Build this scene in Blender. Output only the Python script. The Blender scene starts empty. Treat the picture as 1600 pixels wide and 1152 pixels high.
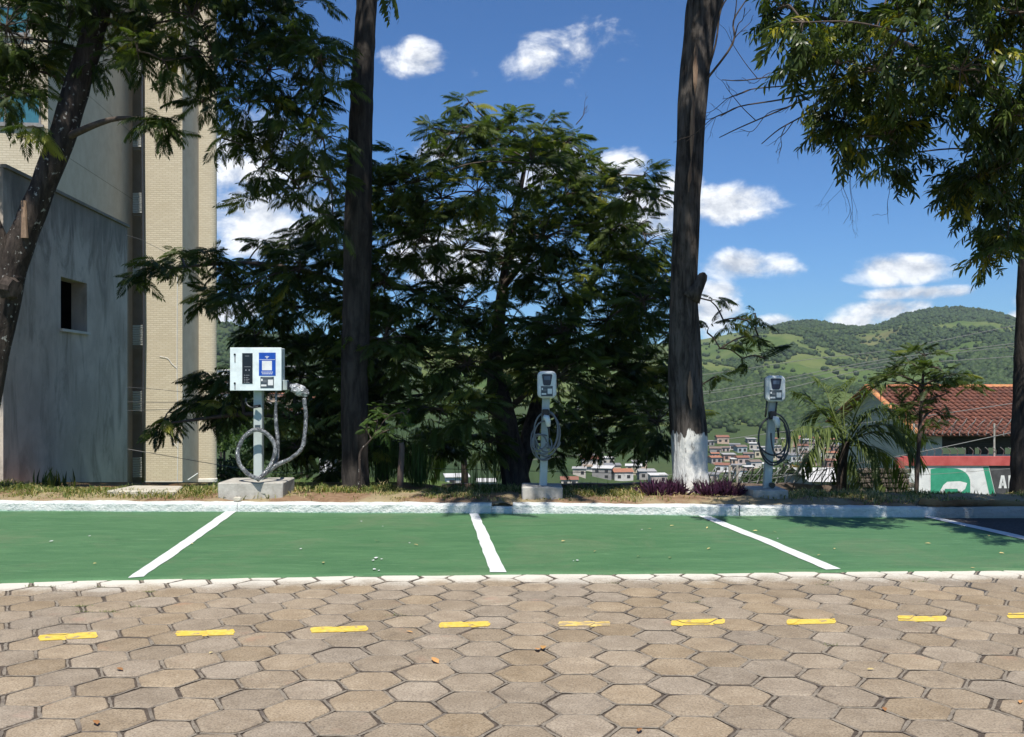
import bpy, math, random
import numpy as np
from mathutils import Vector, Matrix

random.seed(7)
RNG = np.random.default_rng(7)
scene = bpy.context.scene
COL = scene.collection

# ------------------------------------------------------------------ camera, sky, sun, exposure
F, HZ, H = 1480.0, 600.0, 1.55            # focal length and horizon row of a 1600 x 1152 picture, eye height in m
cam_d = bpy.data.cameras.new('camera')
cam_d.sensor_fit = 'HORIZONTAL'
cam_d.sensor_width = 36.0
cam_d.lens = 36.0 * F / 1600.0
cam_d.shift_y = (HZ - 576.0) / 1600.0
cam_d.clip_start = 0.05
cam_d.clip_end = 9000.0
cam = bpy.data.objects.new('camera', cam_d)
cam.location = (0, 0, H)
cam.rotation_euler = (math.pi / 2, 0, 0)
COL.objects.link(cam)
scene.camera = cam

SUN_EL, SUN_AZ = math.radians(61), math.radians(177)      # azimuth clockwise from +Y: almost straight behind the camera
to_sun = Vector((math.sin(SUN_AZ) * math.cos(SUN_EL), math.cos(SUN_AZ) * math.cos(SUN_EL), math.sin(SUN_EL)))
sun_d = bpy.data.lights.new('sun', 'SUN')
sun_d.energy = 4.75
sun_d.angle = math.radians(0.53)
sun_d.color = (1.0, 0.95, 0.87)
sun = bpy.data.objects.new('sun', sun_d)
sun.rotation_euler = to_sun.to_track_quat('Z', 'Y').to_euler()
COL.objects.link(sun)

scene.view_settings.view_transform = 'Standard'
scene.view_settings.look = 'None'
scene.view_settings.exposure = 0.45
scene.view_settings.gamma = 1.0
scene.view_settings.use_curve_mapping = False
scene.render.engine = 'CYCLES'
scene.cycles.use_denoising = True
scene.cycles.max_bounces = 8
scene.cycles.diffuse_bounces = 3
scene.cycles.glossy_bounces = 2
scene.cycles.transmission_bounces = 4
scene.cycles.transparent_max_bounces = 6
scene.cycles.caustics_reflective = False
scene.cycles.caustics_refractive = False

SKY_STRENGTH = 0.068


class NT:
    """small helper to write node trees"""
    def __init__(s, tree):
        s.t = tree
        s.n = tree.nodes
        s.l = tree.links

    def node(s, typ, **kw):
        n = s.n.new(typ)
        for k, v in kw.items():
            setattr(n, k, v)
        return n

    def set(s, sock, v):
        if hasattr(v, 'is_output') or isinstance(v, bpy.types.NodeSocket):
            s.l.new(v, sock)
        else:
            if sock.type == 'RGBA' and len(v) == 3:
                v = (*v, 1)
            sock.default_value = v

    def math(s, op, a, b=None, c=None, clamp=False):
        n = s.node('ShaderNodeMath', operation=op, use_clamp=clamp)
        s.set(n.inputs[0], a)
        if b is not None: s.set(n.inputs[1], b)
        if c is not None: s.set(n.inputs[2], c)
        return n.outputs[0]

    def mix(s, f, a, b, blend='MIX'):
        n = s.node('ShaderNodeMix', data_type='RGBA', blend_type=blend)
        s.set(n.inputs[0], f); s.set(n.inputs[6], a); s.set(n.inputs[7], b)
        return n.outputs[2]

    def noise(s, vec, scale, detail=4, rough=0.55, dist=0.0):
        n = s.node('ShaderNodeTexNoise')
        if vec is not None: s.set(n.inputs['Vector'], vec)
        s.set(n.inputs['Scale'], scale); s.set(n.inputs['Detail'], detail)
        s.set(n.inputs['Roughness'], rough); s.set(n.inputs['Distortion'], dist)
        return n.outputs['Fac']

    def ramp(s, f, lo, hi, smooth=True):
        n = s.node('ShaderNodeMapRange', interpolation_type='SMOOTHSTEP' if smooth else 'LINEAR')
        s.set(n.inputs['Value'], f); s.set(n.inputs['From Min'], lo); s.set(n.inputs['From Max'], hi)
        return n.outputs['Result']

    def scaled(s, vec, sc):
        n = s.node('ShaderNodeVectorMath', operation='MULTIPLY')
        s.set(n.inputs[0], vec); n.inputs[1].default_value = sc
        return n.outputs[0]


def px_az(px, py): return math.atan2(px - 800, F)
def px_el(px, py): return math.asin((HZ - py) / math.sqrt((px - 800) ** 2 + F * F + (HZ - py) ** 2))


def make_world():
    w = bpy.data.worlds.new('World')
    scene.world = w
    w.use_nodes = True
    T = NT(w.node_tree)
    T.n.clear()
    out = T.node('ShaderNodeOutputWorld')
    bg = T.node('ShaderNodeBackground')
    sky = T.node('ShaderNodeTexSky', sky_type='NISHITA')
    sky.sun_disc = False
    sky.sun_elevation = SUN_EL
    sky.sun_rotation = SUN_AZ
    sky.altitude = 700
    sky.air_density = 1.0
    sky.dust_density = 0.25
    sky.ozone_density = 2.2
    tc = T.node('ShaderNodeTexCoord')
    sep = T.node('ShaderNodeSeparateXYZ')
    T.l.new(tc.outputs['Generated'], sep.inputs[0])
    az = T.math('ARCTAN2', sep.outputs[0], sep.outputs[1])
    el = T.math('ARCSINE', sep.outputs[2])
    comb = T.node('ShaderNodeCombineXYZ')
    T.l.new(az, comb.inputs[0]); T.l.new(T.math('MULTIPLY', el, 1.5), comb.inputs[1])
    p = comb.outputs[0]
    up = T.node('ShaderNodeVectorMath', operation='ADD')
    T.l.new(p, up.inputs[0]); up.inputs[1].default_value = (-0.006, 0.016, 0)
    # cloud banks: direction, half width, half height (in picture pixels), thickness
    banks = [(645, 92, 58, 32, .7), (846, 84, 74, 34, .30), (912, 86, 66, 46, .42), (738, 108, 16, 12, .4), (965, 98, 24, 12, .4),
             (395, 245, 125, 60, 1.0), (430, 345, 130, 62, 1.05), (355, 488, 70, 26, .9), (460, 400, 70, 22, .6),
             (965, 262, 50, 40, .9), (1010, 345, 85, 62, 1.1), (1150, 318, 84, 34, 1.0), (1165, 416, 82, 28, 1.0), (1108, 486, 56, 42, 1.05), (1118, 452, 60, 18, .8),
             (1215, 508, 60, 17, .9), (1398, 422, 80, 25, 1.1), (1432, 459, 84, 11, .85), (1395, 487, 90, 20, 1.0), (1335, 502, 46, 15, .9),
             (1592, 496, 22, 12, .9), (840, 260, 90, 46, .9), (690, 236, 60, 24, .45), (720, 400, 150, 60, .9), (1060, 290, 40, 30, .8),
             (1700, 470, 90, 30, 1.0), (1850, 440, 120, 40, 1.0), (-60, 380, 150, 60, 1.0), (-320, 300, 160, 60, 1.0), (100, 500, 200, 30, .9)]
    E = None
    for (cx, cy, rx, ry, th) in banks:
        dx = T.math('MULTIPLY_ADD', az, F / rx, -px_az(cx, cy) * F / rx)
        dy = T.math('MULTIPLY_ADD', el, F / ry, -px_el(cx, cy) * F / ry)
        q = T.math('ADD', T.math('MULTIPLY', dx, dx), T.math('MULTIPLY', dy, dy))
        v = T.math('MULTIPLY_ADD', q, -th, th)
        E = v if E is None else T.math('MAXIMUM', E, v)
    # the same sort of fair-weather cloud over the rest of the sky
    gen = T.noise(p, 4.0, 2, .5)
    side = T.ramp(T.math('ABSOLUTE', az), .62, .85)
    low = T.ramp(el, 1.1, .55)
    g = T.math('MULTIPLY', T.math('MULTIPLY_ADD', gen, 6.0, -3.45), T.math('MULTIPLY', side, low))
    g = T.math('SUBTRACT', g, T.math('MULTIPLY_ADD', T.math('MULTIPLY', side, low), -2.0, 2.0))
    E = T.math('MAXIMUM', E, g)
    E = T.math('MAXIMUM', E, -2.0)
    n1 = T.noise(p, 16.0, 9, .6, .25)
    n2 = T.noise(up.outputs[0], 16.0, 9, .6, .25)
    f1 = T.math('MULTIPLY_ADD', n1, 3.6, -1.95)
    d = T.math('ADD', E, f1)
    mask = T.ramp(d, -0.18, 0.95)
    relief = T.math('MULTIPLY_ADD', T.math('SUBTRACT', n1, n2), 4.5, .62)  # cloud shading painted in: upper billows paler, undersides greyer
    core = T.ramp(d, .2, 2.0)
    lightness = T.math('SUBTRACT', relief, T.math('MULTIPLY', core, .16), clamp=True)
    ccol = T.mix(lightness, (6.2, 6.7, 7.6), (13.2, 13.4, 13.6))
    tint = T.mix(1.0, sky.outputs[0], (0.52, 0.90, 1.32), 'MULTIPLY')
    final = T.mix(T.math('MULTIPLY', mask, .96), tint, ccol)
    T.l.new(final, bg.inputs[0])
    bg.inputs[1].default_value = SKY_STRENGTH
    T.l.new(bg.outputs[0], out.inputs[0])
    w.cycles.sampling_method = 'MANUAL'
    w.cycles.sample_map_resolution = 1024


make_world()


# ------------------------------------------------------------------ small helpers
def P(px, py, Y):
    return Vector(((px - 800) / F * Y, Y, H - (py - HZ) / F * Y))


def G(px, py, z=0.0):
    Y = (H - z) * F / (py - HZ)
    return Vector(((px - 800) / F * Y, Y, z))


def tag(o, label=None, cat=None, group=None, kind=None):
    if label: o['label'] = label
    if cat: o['category'] = cat
    if group: o['group'] = group
    if kind: o['kind'] = kind
    return o


def empty(name, loc, rz=0.0):
    o = bpy.data.objects.new(name, None)
    o.location = loc
    o.rotation_euler = (0, 0, rz)
    o.empty_display_size = .2
    COL.objects.link(o)
    return o


def link(name, me, parent=None, world=True):
    """link a mesh given in world coordinates; a parent that sits elsewhere is undone"""
    o = bpy.data.objects.new(name, me)
    COL.objects.link(o)
    if parent is not None:
        o.parent = parent
        if world:
            m = Matrix.LocRotScale(parent.location, parent.rotation_euler, parent.scale)
            if parent.parent is not None:
                pp = parent.parent
                m = Matrix.LocRotScale(pp.location, pp.rotation_euler, pp.scale) @ parent.matrix_parent_inverse @ m
            o.matrix_parent_inverse = m.inverted()
    return o


class MB:
    def __init__(s):
        s.v = []
        s.f = []

    def add(s, vs, fs):
        b = len(s.v)
        s.v += [tuple(v) for v in vs]
        s.f += [tuple(i + b for i in f) for f in fs]
        return s

    def box(s, c, size, rz=0.0, rx=0.0, ry=0.0):
        hx, hy, hz = size[0] / 2, size[1] / 2, size[2] / 2
        m = Matrix.Rotation(rz, 3, 'Z') @ Matrix.Rotation(ry, 3, 'Y') @ Matrix.Rotation(rx, 3, 'X')
        vs = [Vector(c) + m @ Vector((x * hx, y * hy, z * hz)) for x in (-1, 1) for y in (-1, 1) for z in (-1, 1)]
        return s.add(vs, [(0, 1, 3, 2), (4, 6, 7, 5), (0, 4, 5, 1), (2, 3, 7, 6), (0, 2, 6, 4), (1, 5, 7, 3)])

    def bbox(s, x0, x1, y0, y1, z0, z1):
        return s.box(((x0 + x1) / 2, (y0 + y1) / 2, (z0 + z1) / 2), (x1 - x0, y1 - y0, z1 - z0))

    def bevbox(s, x0, x1, y0, y1, z0, z1, b=.01, M=None):
        """box with chamfered edges"""
        vs, idx = [], {}
        X, Y, Z = (x0, x1), (y0, y1), (z0, z1)
        for i in (0, 1):
            for j in (0, 1):
                for k in (0, 1):
                    sx, sy, sz = (b if i == 0 else -b), (b if j == 0 else -b), (b if k == 0 else -b)
                    for a in range(3):
                        p = [X[i] + sx, Y[j] + sy, Z[k] + sz]
                        p[a] = (X[i], Y[j], Z[k])[a]
                        idx[(i, j, k, a)] = len(vs)
                        vs.append(Vector(p) if M is None else M @ Vector(p))
        fs = []
        for a in range(3):
            o1, o2 = (a + 1) % 3, (a + 2) % 3
            for e in (0, 1):
                q = []
                for (u, v) in ((0, 0), (1, 0), (1, 1), (0, 1)):
                    c = [0, 0, 0]; c[a] = e; c[o1] = u; c[o2] = v
                    q.append(idx[(*c, a)])
                fs.append(q if e else q[::-1])
            for u in (0, 1):
                for v in (0, 1):
                    c0 = [0, 0, 0]; c0[o1] = u; c0[o2] = v
                    c1 = list(c0); c0[a] = 0; c1[a] = 1
                    q = [idx[(*c0, o1)], idx[(*c1, o1)], idx[(*c1, o2)], idx[(*c0, o2)]]
                    fs.append(q)
        for i in (0, 1):
            for j in (0, 1):
                for k in (0, 1):
                    fs.append([idx[(i, j, k, a)] for a in range(3)])
        return s.add(vs, fs)

    def tube(s, pts, rad, seg=8, cap=True, rough=0.0, rs=3.0):
        pts = [Vector(p) for p in pts]
        n = len(pts)
        if not hasattr(rad, '__len__'): rad = [rad] * n
        t0 = (pts[1] - pts[0]).normalized()
        ref = Vector((1, 0, 0)) if abs(t0.x) < .9 else Vector((0, 1, 0))
        u = t0.cross(ref).normalized()
        vs, fs = [], []
        for i, p in enumerate(pts):
            t = (pts[min(i + 1, n - 1)] - pts[max(i - 1, 0)]).normalized()
            u = (u - t * u.dot(t)).normalized()
            w = t.cross(u)
            for j in range(seg):
                a = 2 * math.pi * j / seg
                r = rad[i]
                if rough > .1 and seg > 30:
                    r *= 1 + .085 * (abs(vnoise1(math.cos(a) * 6.5, math.sin(a) * 6.5, p.z * .9) - .5) * 4 - 1) * .8 + .05 * (vnoise1(math.cos(a) * 11, math.sin(a) * 11, p.z * 3.5) - .5)
                if rough:
                    r *= 1 + rough * (vnoise1(math.cos(a) * 2.2, math.sin(a) * 2.2, p.z * rs) - .5) * 2
                vs.append(p + (u * math.cos(a) + w * math.sin(a)) * r)
        for i in range(n - 1):
            for j in range(seg):
                k = (j + 1) % seg
                fs.append((i * seg + j, i * seg + k, (i + 1) * seg + k, (i + 1) * seg + j))
        if cap:
            fs.append(tuple(range(seg))[::-1])
            fs.append(tuple((n - 1) * seg + j for j in range(seg)))
        return s.add(vs, fs)

    def poly(s, pts):
        return s.add(pts, [tuple(range(len(pts)))])

    def prism(s, pts, d):
        """flat polygon given as points, thickened along d"""
        n = len(pts)
        d = Vector(d)
        vs = [Vector(p) for p in pts] + [Vector(p) + d for p in pts]
        fs = [tuple(range(n))[::-1], tuple(range(n, 2 * n))] + [(i, (i + 1) % n, n + (i + 1) % n, n + i) for i in range(n)]
        return s.add(vs, fs)

    def mesh(s, name, mat, smooth=False):
        me = bpy.data.meshes.new(name)
        me.from_pydata(s.v, [], s.f)
        if mat: me.materials.append(mat)
        if smooth:
            me.polygons.foreach_set('use_smooth', [True] * len(me.polygons))
        me.update()
        return me

    def build(s, name, mat, parent=None, smooth=False, world=True):
        return link(name, s.mesh(name, mat, smooth), parent, world)


def smooth_path(pts, n=6):
    """Catmull-Rom through points (vectors of any length)"""
    pts = [np.array(p, float) for p in pts]
    Q = [2 * pts[0] - pts[1]] + pts + [2 * pts[-1] - pts[-2]]
    out = []
    for i in range(1, len(Q) - 2):
        a, b, c, d = Q[i - 1:i + 3]
        for k in range(n):
            t = k / n
            out.append(.5 * ((2 * b) + (c - a) * t + (2 * a - 5 * b + 4 * c - d) * t * t + (3 * b - a - 3 * c + d) * t ** 3))
    out.append(pts[-1])
    return out


# vectorised value noise
_H = RNG.random((64, 64, 64)).astype(np.float32)


def vnoise(x, y, z=0.0):
    x, y, z = np.broadcast_arrays(np.asarray(x, float), np.asarray(y, float), np.asarray(z, float))
    xi, yi, zi = np.floor(x).astype(int), np.floor(y).astype(int), np.floor(z).astype(int)
    fx, fy, fz = x - xi, y - yi, z - zi
    fx, fy, fz = (t * t * (3 - 2 * t) for t in (fx, fy, fz))
    r = 0
    for i in (0, 1):
        for j in (0, 1):
            for k in (0, 1):
                r = r + _H[(xi + i) & 63, (yi + j) & 63, (zi + k) & 63] * (fx if i else 1 - fx) * (fy if j else 1 - fy) * (fz if k else 1 - fz)
    return r


def vnoise1(x, y, z): return float(vnoise(x, y, z))


def fbm(x, y, z=0.0, o=4):
    r, a, s = 0, .5, 1.0
    for i in range(o):
        r = r + a * vnoise(np.asarray(x) * s + 13 * i, np.asarray(y) * s + 7 * i, z)
        a *= .5
        s *= 2.03
    return r / (1 - .5 ** o)


def tri_mesh(name, V, T, mat, tint=None, smooth=False):
    V = np.asarray(V, np.float32)
    T = np.asarray(T, np.int32)
    me = bpy.data.meshes.new(name)
    me.vertices.add(len(V))
    me.vertices.foreach_set('co', V.ravel())
    me.loops.add(T.size)
    me.loops.foreach_set('vertex_index', T.ravel())
    me.polygons.add(len(T))
    me.polygons.foreach_set('loop_start', np.arange(0, T.size, 3, dtype=np.int32))
    if smooth:
        me.polygons.foreach_set('use_smooth', np.ones(len(T), bool))
    if tint is not None:
        at = me.attributes.new('tint', 'FLOAT', 'POINT')
        at.data.foreach_set('value', np.asarray(tint, np.float32))
    me.materials.append(mat)
    me.update(calc_edges=True)
    return me


# ------------------------------------------------------------------ materials
def new_mat(name):
    m = bpy.data.materials.new(name)
    m.use_nodes = True
    T = NT(m.node_tree)
    b = T.n['Principled BSDF']
    return m, T, b


def world_pos(T):
    return T.node('ShaderNodeNewGeometry').outputs['Position']


def surf(name, c1, c2, scale=6.0, rough=.85, bump=.3, bscale=40.0, c3=None, s3=1.2, f3=(.5, .7), stretch=(1, 1, 1), rnd=0.0, spec=.3, detail=6, dist=.02, obj=False, metal=0.0):
    """general weathered surface: two tones by noise, a third in large patches, fine relief, variation from piece to piece"""
    m, T, b = new_mat(name)
    if obj:
        pos = T.node('ShaderNodeTexCoord').outputs['Object']
    else:
        pos = world_pos(T)
    pos = T.scaled(pos, stretch)
    n = T.noise(pos, scale, detail, .62)
    col = T.mix(T.ramp(n, .3, .7), c1, c2)
    if c3 is not None:
        n3 = T.noise(pos, s3, 5, .6, .4)
        col = T.mix(T.ramp(n3, *f3), col, c3)
    if rnd:
        r = T.node('ShaderNodeObjectInfo').outputs['Random']
        v = T.math('MULTIPLY_ADD', r, 2 * rnd, 1 - rnd)
        hs = T.node('ShaderNodeHueSaturation')
        T.set(hs.inputs['Value'], v); T.set(hs.inputs['Color'], col)
        T.set(hs.inputs['Hue'], T.math('MULTIPLY_ADD', T.math('FRACT', T.math('MULTIPLY', r, 7.31)), .02, .49))
        col = hs.outputs[0]
    T.set(b.inputs['Base Color'], col)
    T.set(b.inputs['Roughness'], rough)
    T.set(b.inputs['Metallic'], metal)
    b.inputs['Specular IOR Level'].default_value = spec
    if bump:
        bp = T.node('ShaderNodeBump')
        bp.inputs['Strength'].default_value = bump
        bp.inputs['Distance'].default_value = dist
        T.l.new(T.noise(pos, bscale, 6, .65), bp.inputs['Height'])
        T.l.new(bp.outputs[0], b.inputs['Normal'])
    return m


def leaf_mat(name, dark, light, yellow=None, gloss=.45, trans=.35):
    m, T, b = new_mat(name)
    at = T.node('ShaderNodeAttribute', attribute_name='tint')
    f = at.outputs['Fac']
    col = T.mix(T.ramp(f, .0, .8, False), dark, light)
    if yellow is not None:
        col = T.mix(T.ramp(f, .86, .97), col, yellow)
    T.set(b.inputs['Base Color'], col)
    b.inputs['Roughness'].default_value = gloss
    b.inputs['Specular IOR Level'].default_value = .22
    tr = T.node('ShaderNodeBsdfTranslucent')
    T.set(tr.inputs['Color'], T.mix(1.0, col, (1.5, 1.7, .55), 'MULTIPLY'))
    mx = T.node('ShaderNodeMixShader')
    mx.inputs[0].default_value = trans
    out = T.n['Material Output']
    T.l.new(b.outputs[0], mx.inputs[1]); T.l.new(tr.outputs[0], mx.inputs[2]); T.l.new(mx.outputs[0], out.inputs[0])
    return m


def glossy(name, c, rough=.3, metal=0.0, spec=.5, bump=0, bscale=60, dist=.003):
    m, T, b = new_mat(name)
    n = T.noise(world_pos(T), 9, 5, .6)
    c2 = tuple(x * .82 for x in c)
    T.set(b.inputs['Base Color'], T.mix(T.ramp(n, .35, .75), c, c2))
    T.set(b.inputs['Roughness'], T.math('MULTIPLY_ADD', n, .15, max(rough - .07, .02)))
    b.inputs['Metallic'].default_value = metal
    b.inputs['Specular IOR Level'].default_value = spec
    if bump:
        bp = T.node('ShaderNodeBump'); bp.inputs['Strength'].default_value = bump; bp.inputs['Distance'].default_value = dist
        T.l.new(T.noise(world_pos(T), bscale, 4, .6, .8), bp.inputs['Height']); T.l.new(bp.outputs[0], b.inputs['Normal'])
    return m


M = {}
M['soil'] = surf('soil', (.17, .10, .058), (.28, .185, .11), 7, .95, .6, 60, c3=(.30, .24, .14), s3=1.1, f3=(.45, .6))
M['mortar_bed'] = surf('mortar_bed', (.075, .058, .046), (.14, .112, .088), 30, .95, .8, 120)
M['mortar'] = surf('mortar', (.21, .175, .135), (.33, .285, .225), 60, .95, .9, 150, c3=(.14, .115, .095), s3=3, dist=.012)
M['yellow'] = surf('yellow_paint', (.62, .42, .05), (.70, .53, .12), 22, .8, .4, 120, c3=(.33, .26, .16), s3=17, f3=(.55, .66), dist=.006)
M['concrete'] = surf('concrete', (.33, .31, .27), (.47, .45, .40), 9, .9, .5, 70, c3=(.27, .25, .21), s3=3, f3=(.55, .7), dist=.01)
M['slab'] = surf('slab', (.42, .38, .30), (.55, .51, .42), 9, .9, .5, 60)
M['grey_post'] = surf('grey_post', (.40, .45, .43), (.47, .52, .50), 6, .45, .05, 60, spec=.4)
M['cab_white'] = glossy('cabinet_white', (.74, .82, .82), .35)
M['white_shell'] = glossy('white_shell', (.70, .73, .72), .32)
M['black'] = glossy('black_plastic', (.012, .012, .014), .35)
M['black_gloss'] = glossy('black_gloss', (.008, .009, .014), .12)
M['navy'] = glossy('navy_panel', (.012, .016, .045), .15)
M['lcd'] = glossy('lcd_glass', (.07, .10, .17), .12)
M['blue'] = glossy('blue_sticker', (.008, .075, .42), .4)
M['sticker_grey'] = glossy('dark_sticker', (.055, .075, .09), .4)
M['print_white'] = glossy('white_print', (.75, .76, .76), .5)
M['print_grey'] = glossy('grey_print', (.25, .26, .28), .5)
M['cable'] = glossy('cable_grey', (.16, .165, .17), .4)
M['cable_dark'] = glossy('cable_dark', (.035, .037, .04), .35)
M['steel'] = glossy('steel', (.42, .44, .45), .3, .9)
M['wire'] = glossy('wire', (.20, .20, .19), .6, .2)
M['wire_dark'] = glossy('wire_dark', (.06, .06, .06), .6)


def wrap_mat():
    m, T, b = new_mat('plastic_wrap')
    pos = world_pos(T)
    n = T.noise(pos, 18, 4, .6, 1.2)
    T.set(b.inputs['Base Color'], T.mix(T.ramp(n, .42, .6), (.055, .057, .06), (.22, .225, .23)))
    b.inputs['Roughness'].default_value = .12
    b.inputs['Coat Weight'].default_value = 1.0
    b.inputs['Coat Roughness'].default_value = .06
    bp = T.node('ShaderNodeBump'); bp.inputs['Strength'].default_value = 1.0; bp.inputs['Distance'].default_value = .012
    T.l.new(T.noise(pos, 40, 4, .6, 1.5), bp.inputs['Height']); T.l.new(bp.outputs[0], b.inputs['Normal'])
    T.l.new(bp.outputs[0], b.inputs['Coat Normal'])
    return m


M['wrap'] = wrap_mat()

# edge between pavers and the green bays, used by the geometry and by the paint on the pavers
EDGE = [G(x, y) for x, y in ((-260, 921), (0, 912), (130, 908), (200, 907), (400, 903), (640, 899), (800, 898), (1000, 897), (1320, 894), (1600, 892), (1900, 889))]


def edge_y(x):
    return float(np.interp(x, [p.x for p in EDGE], [p.y for p in EDGE]))


def paver_mat():
    m, T, b = new_mat('paver')
    pos = world_pos(T)
    big = T.noise(pos, 5, 6, .65)
    fine = T.noise(pos, 90, 5, .7)
    col = T.mix(T.ramp(big, .3, .72), (.274, .213, .146), (.372, .299, .213))
    col = T.mix(T.math('MULTIPLY', T.ramp(fine, .42, .66), .75), col, (.135, .105, .072))
    col = T.mix(T.math('MULTIPLY', T.ramp(T.noise(pos, 60, 3, .6), .58, .72), .5), col, (.46, .40, .31))
    col = T.mix(T.math('MULTIPLY', T.ramp(T.noise(pos, 9, 6, .7, .6), .54, .7), .55), col, (.17, .135, .10))
    red = T.ramp(T.noise(pos, 2.3, 4, .6), .62, .74)
    col = T.mix(T.math('MULTIPLY', red, .45), col, (.36, .21, .14))
    r = T.node('ShaderNodeObjectInfo').outputs['Random']
    hs = T.node('ShaderNodeHueSaturation')
    T.set(hs.inputs['Value'], T.math('MULTIPLY_ADD', r, .26, .87))
    T.set(hs.inputs['Saturation'], T.math('MULTIPLY_ADD', T.math('FRACT', T.math('MULTIPLY', r, 9.7)), .3, .82))
    T.set(hs.inputs['Color'], col)
    col = hs.outputs[0]
    # scuffed whitewash along the edge of the bays
    sep = T.node('ShaderNodeSeparateXYZ'); T.l.new(pos, sep.inputs[0])
    cur = T.node('ShaderNodeFloatCurve')
    c = cur.mapping.curves[0]
    xs = [-6, -3.9, -2.2, 0.0, 2.7, 4.3, 6]
    ys = [edge_y(x) for x in xs]
    pts = [((x + 6) / 12, (y - 6) / 3) for x, y in zip(xs, ys)]
    c.points[0].location = pts[0]; c.points[1].location = pts[-1]
    for q in pts[1:-1]: c.points.new(*q)
    for q in c.points: q.handle_type = 'AUTO'
    cur.mapping.update()
    T.set(cur.inputs['Value'], T.math('MULTIPLY_ADD', sep.outputs[0], 1 / 12, .5))
    ey = T.math('MULTIPLY_ADD', cur.outputs[0], 3.0, 6.0)
    d = T.math('SUBTRACT', ey, sep.outputs[1])
    d = T.math('ADD', d, T.math('MULTIPLY_ADD', T.noise(pos, 3.2, 5, .6), -.55, .26))
    d = T.math('ADD', d, T.math('MULTIPLY', T.math('SUBTRACT', T.noise(pos, 45, 4, .7), .5), .35))
    w = T.ramp(d, .42, .06)
    col = T.mix(T.math('MULTIPLY', w, .85), col, (.66, .63, .55))
    T.set(b.inputs['Base Color'], col)
    b.inputs['Roughness'].default_value = .9
    b.inputs['Specular IOR Level'].default_value = .25
    bp = T.node('ShaderNodeBump'); bp.inputs['Strength'].default_value = .55; bp.inputs['Distance'].default_value = .008
    T.l.new(T.math('ADD', fine, T.math('MULTIPLY', T.noise(pos, 14, 5, .6), 1.5)), bp.inputs['Height'])
    T.l.new(bp.outputs[0], b.inputs['Normal'])
    return m


def green_mat():
    m, T, b = new_mat('green_paint')
    pos = world_pos(T)
    a = T.noise(T.scaled(pos, (.5, 1.6, 1)), 2.4, 6, .6, .5)
    col = T.mix(T.ramp(a, .32, .7), (.056, .142, .060), (.075, .172, .074))
    st = T.noise(T.scaled(pos, (1.2, 9, 1)), 2.2, 6, .65, .3)
    col = T.mix(T.math('MULTIPLY', T.ramp(st, .52, .68), .75), col, (.105, .215, .10))
    col = T.mix(T.math('MULTIPLY', T.ramp(T.noise(T.scaled(pos, (1, 6, 1)), 1.3, 5, .6), .58, .75), .55), col, (.034, .100, .048))
    col = T.mix(T.math('MULTIPLY', T.ramp(T.noise(pos, .9, 7, .68, .8), .48, .68), .5), col, (.125, .175, .092))
    col = T.mix(T.math('MULTIPLY', T.ramp(T.noise(pos, 70, 4, .7), .5, .66), .35), col, (.03, .085, .04))
    oil = T.math('MULTIPLY', T.ramp(T.noise(pos, 4.5, 4, .6), .66, .76), T.ramp(T.noise(pos, .7, 2), .48, .6))
    col = T.mix(T.math('MULTIPLY', oil, .55), col, (.022, .06, .032))
    chips = T.math('MULTIPLY', T.ramp(T.noise(pos, 34, 3, .6), .735, .775), T.ramp(T.noise(pos, 1.1, 3), .5, .62))
    col = T.mix(T.math('MULTIPLY', chips, .7), col, (.45, .52, .38))
    T.set(b.inputs['Base Color'], col)
    b.inputs['Roughness'].default_value = .7
    b.inputs['Specular IOR Level'].default_value = .3
    bp = T.node('ShaderNodeBump'); bp.inputs['Strength'].default_value = .5; bp.inputs['Distance'].default_value = .01
    T.l.new(T.math('ADD', T.noise(pos, 55, 5, .6), T.math('MULTIPLY', st, 1.2)), bp.inputs['Height'])
    T.l.new(bp.outputs[0], b.inputs['Normal'])
    return m


def kerb_mat():
    m, T, b = new_mat('kerb_whitewash')
    pos = world_pos(T)
    n = T.noise(pos, 8, 6, .65)
    col = T.mix(T.ramp(n, .3, .7), (.70, .70, .66), (.60, .64, .61))
    low = T.noise(T.scaled(pos, (1, 1, 7)), 5, 5, .65, .6)
    col = T.mix(T.math('MULTIPLY', T.ramp(low, .56, .68), .55), col, (.36, .42, .40))
    sep = T.node('ShaderNodeSeparateXYZ'); T.l.new(pos, sep.inputs[0])
    gr = T.math('MULTIPLY', T.ramp(T.math('ADD', sep.outputs[2], T.math('MULTIPLY', T.noise(pos, 7, 4), .05)), .055, .03), .75)
    col = T.mix(gr, col, (.19, .40, .27))
    right_end = T.ramp(T.math('ADD', sep.outputs[0], T.math('MULTIPLY', n, .2)), 4.95, 5.05)  # kerb colour turns darker grey past the step at its right end
    col = T.mix(T.math('MULTIPLY', right_end, .8), col, (.27, .27, .25))
    T.set(b.inputs['Base Color'], col)
    b.inputs['Roughness'].default_value = .85
    bp = T.node('ShaderNodeBump'); bp.inputs['Strength'].default_value = 1.0; bp.inputs['Distance'].default_value = .025
    T.l.new(T.math('ADD', n, T.noise(pos, 28, 5, .65)), bp.inputs['Height']); T.l.new(bp.outputs[0], b.inputs['Normal'])
    return m


M['paver'] = paver_mat()
M['green'] = green_mat()
M['kerb'] = kerb_mat()
M['white_paint'] = surf('white_line_paint', (.60, .62, .62), (.68, .69, .69), 9, .7, .3, 60, c3=(.62, .68, .64), s3=5, f3=(.6, .75))
M['asphalt'] = surf('asphalt', (.045, .043, .042), (.085, .08, .078), 40, .9, .6, 110)


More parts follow.
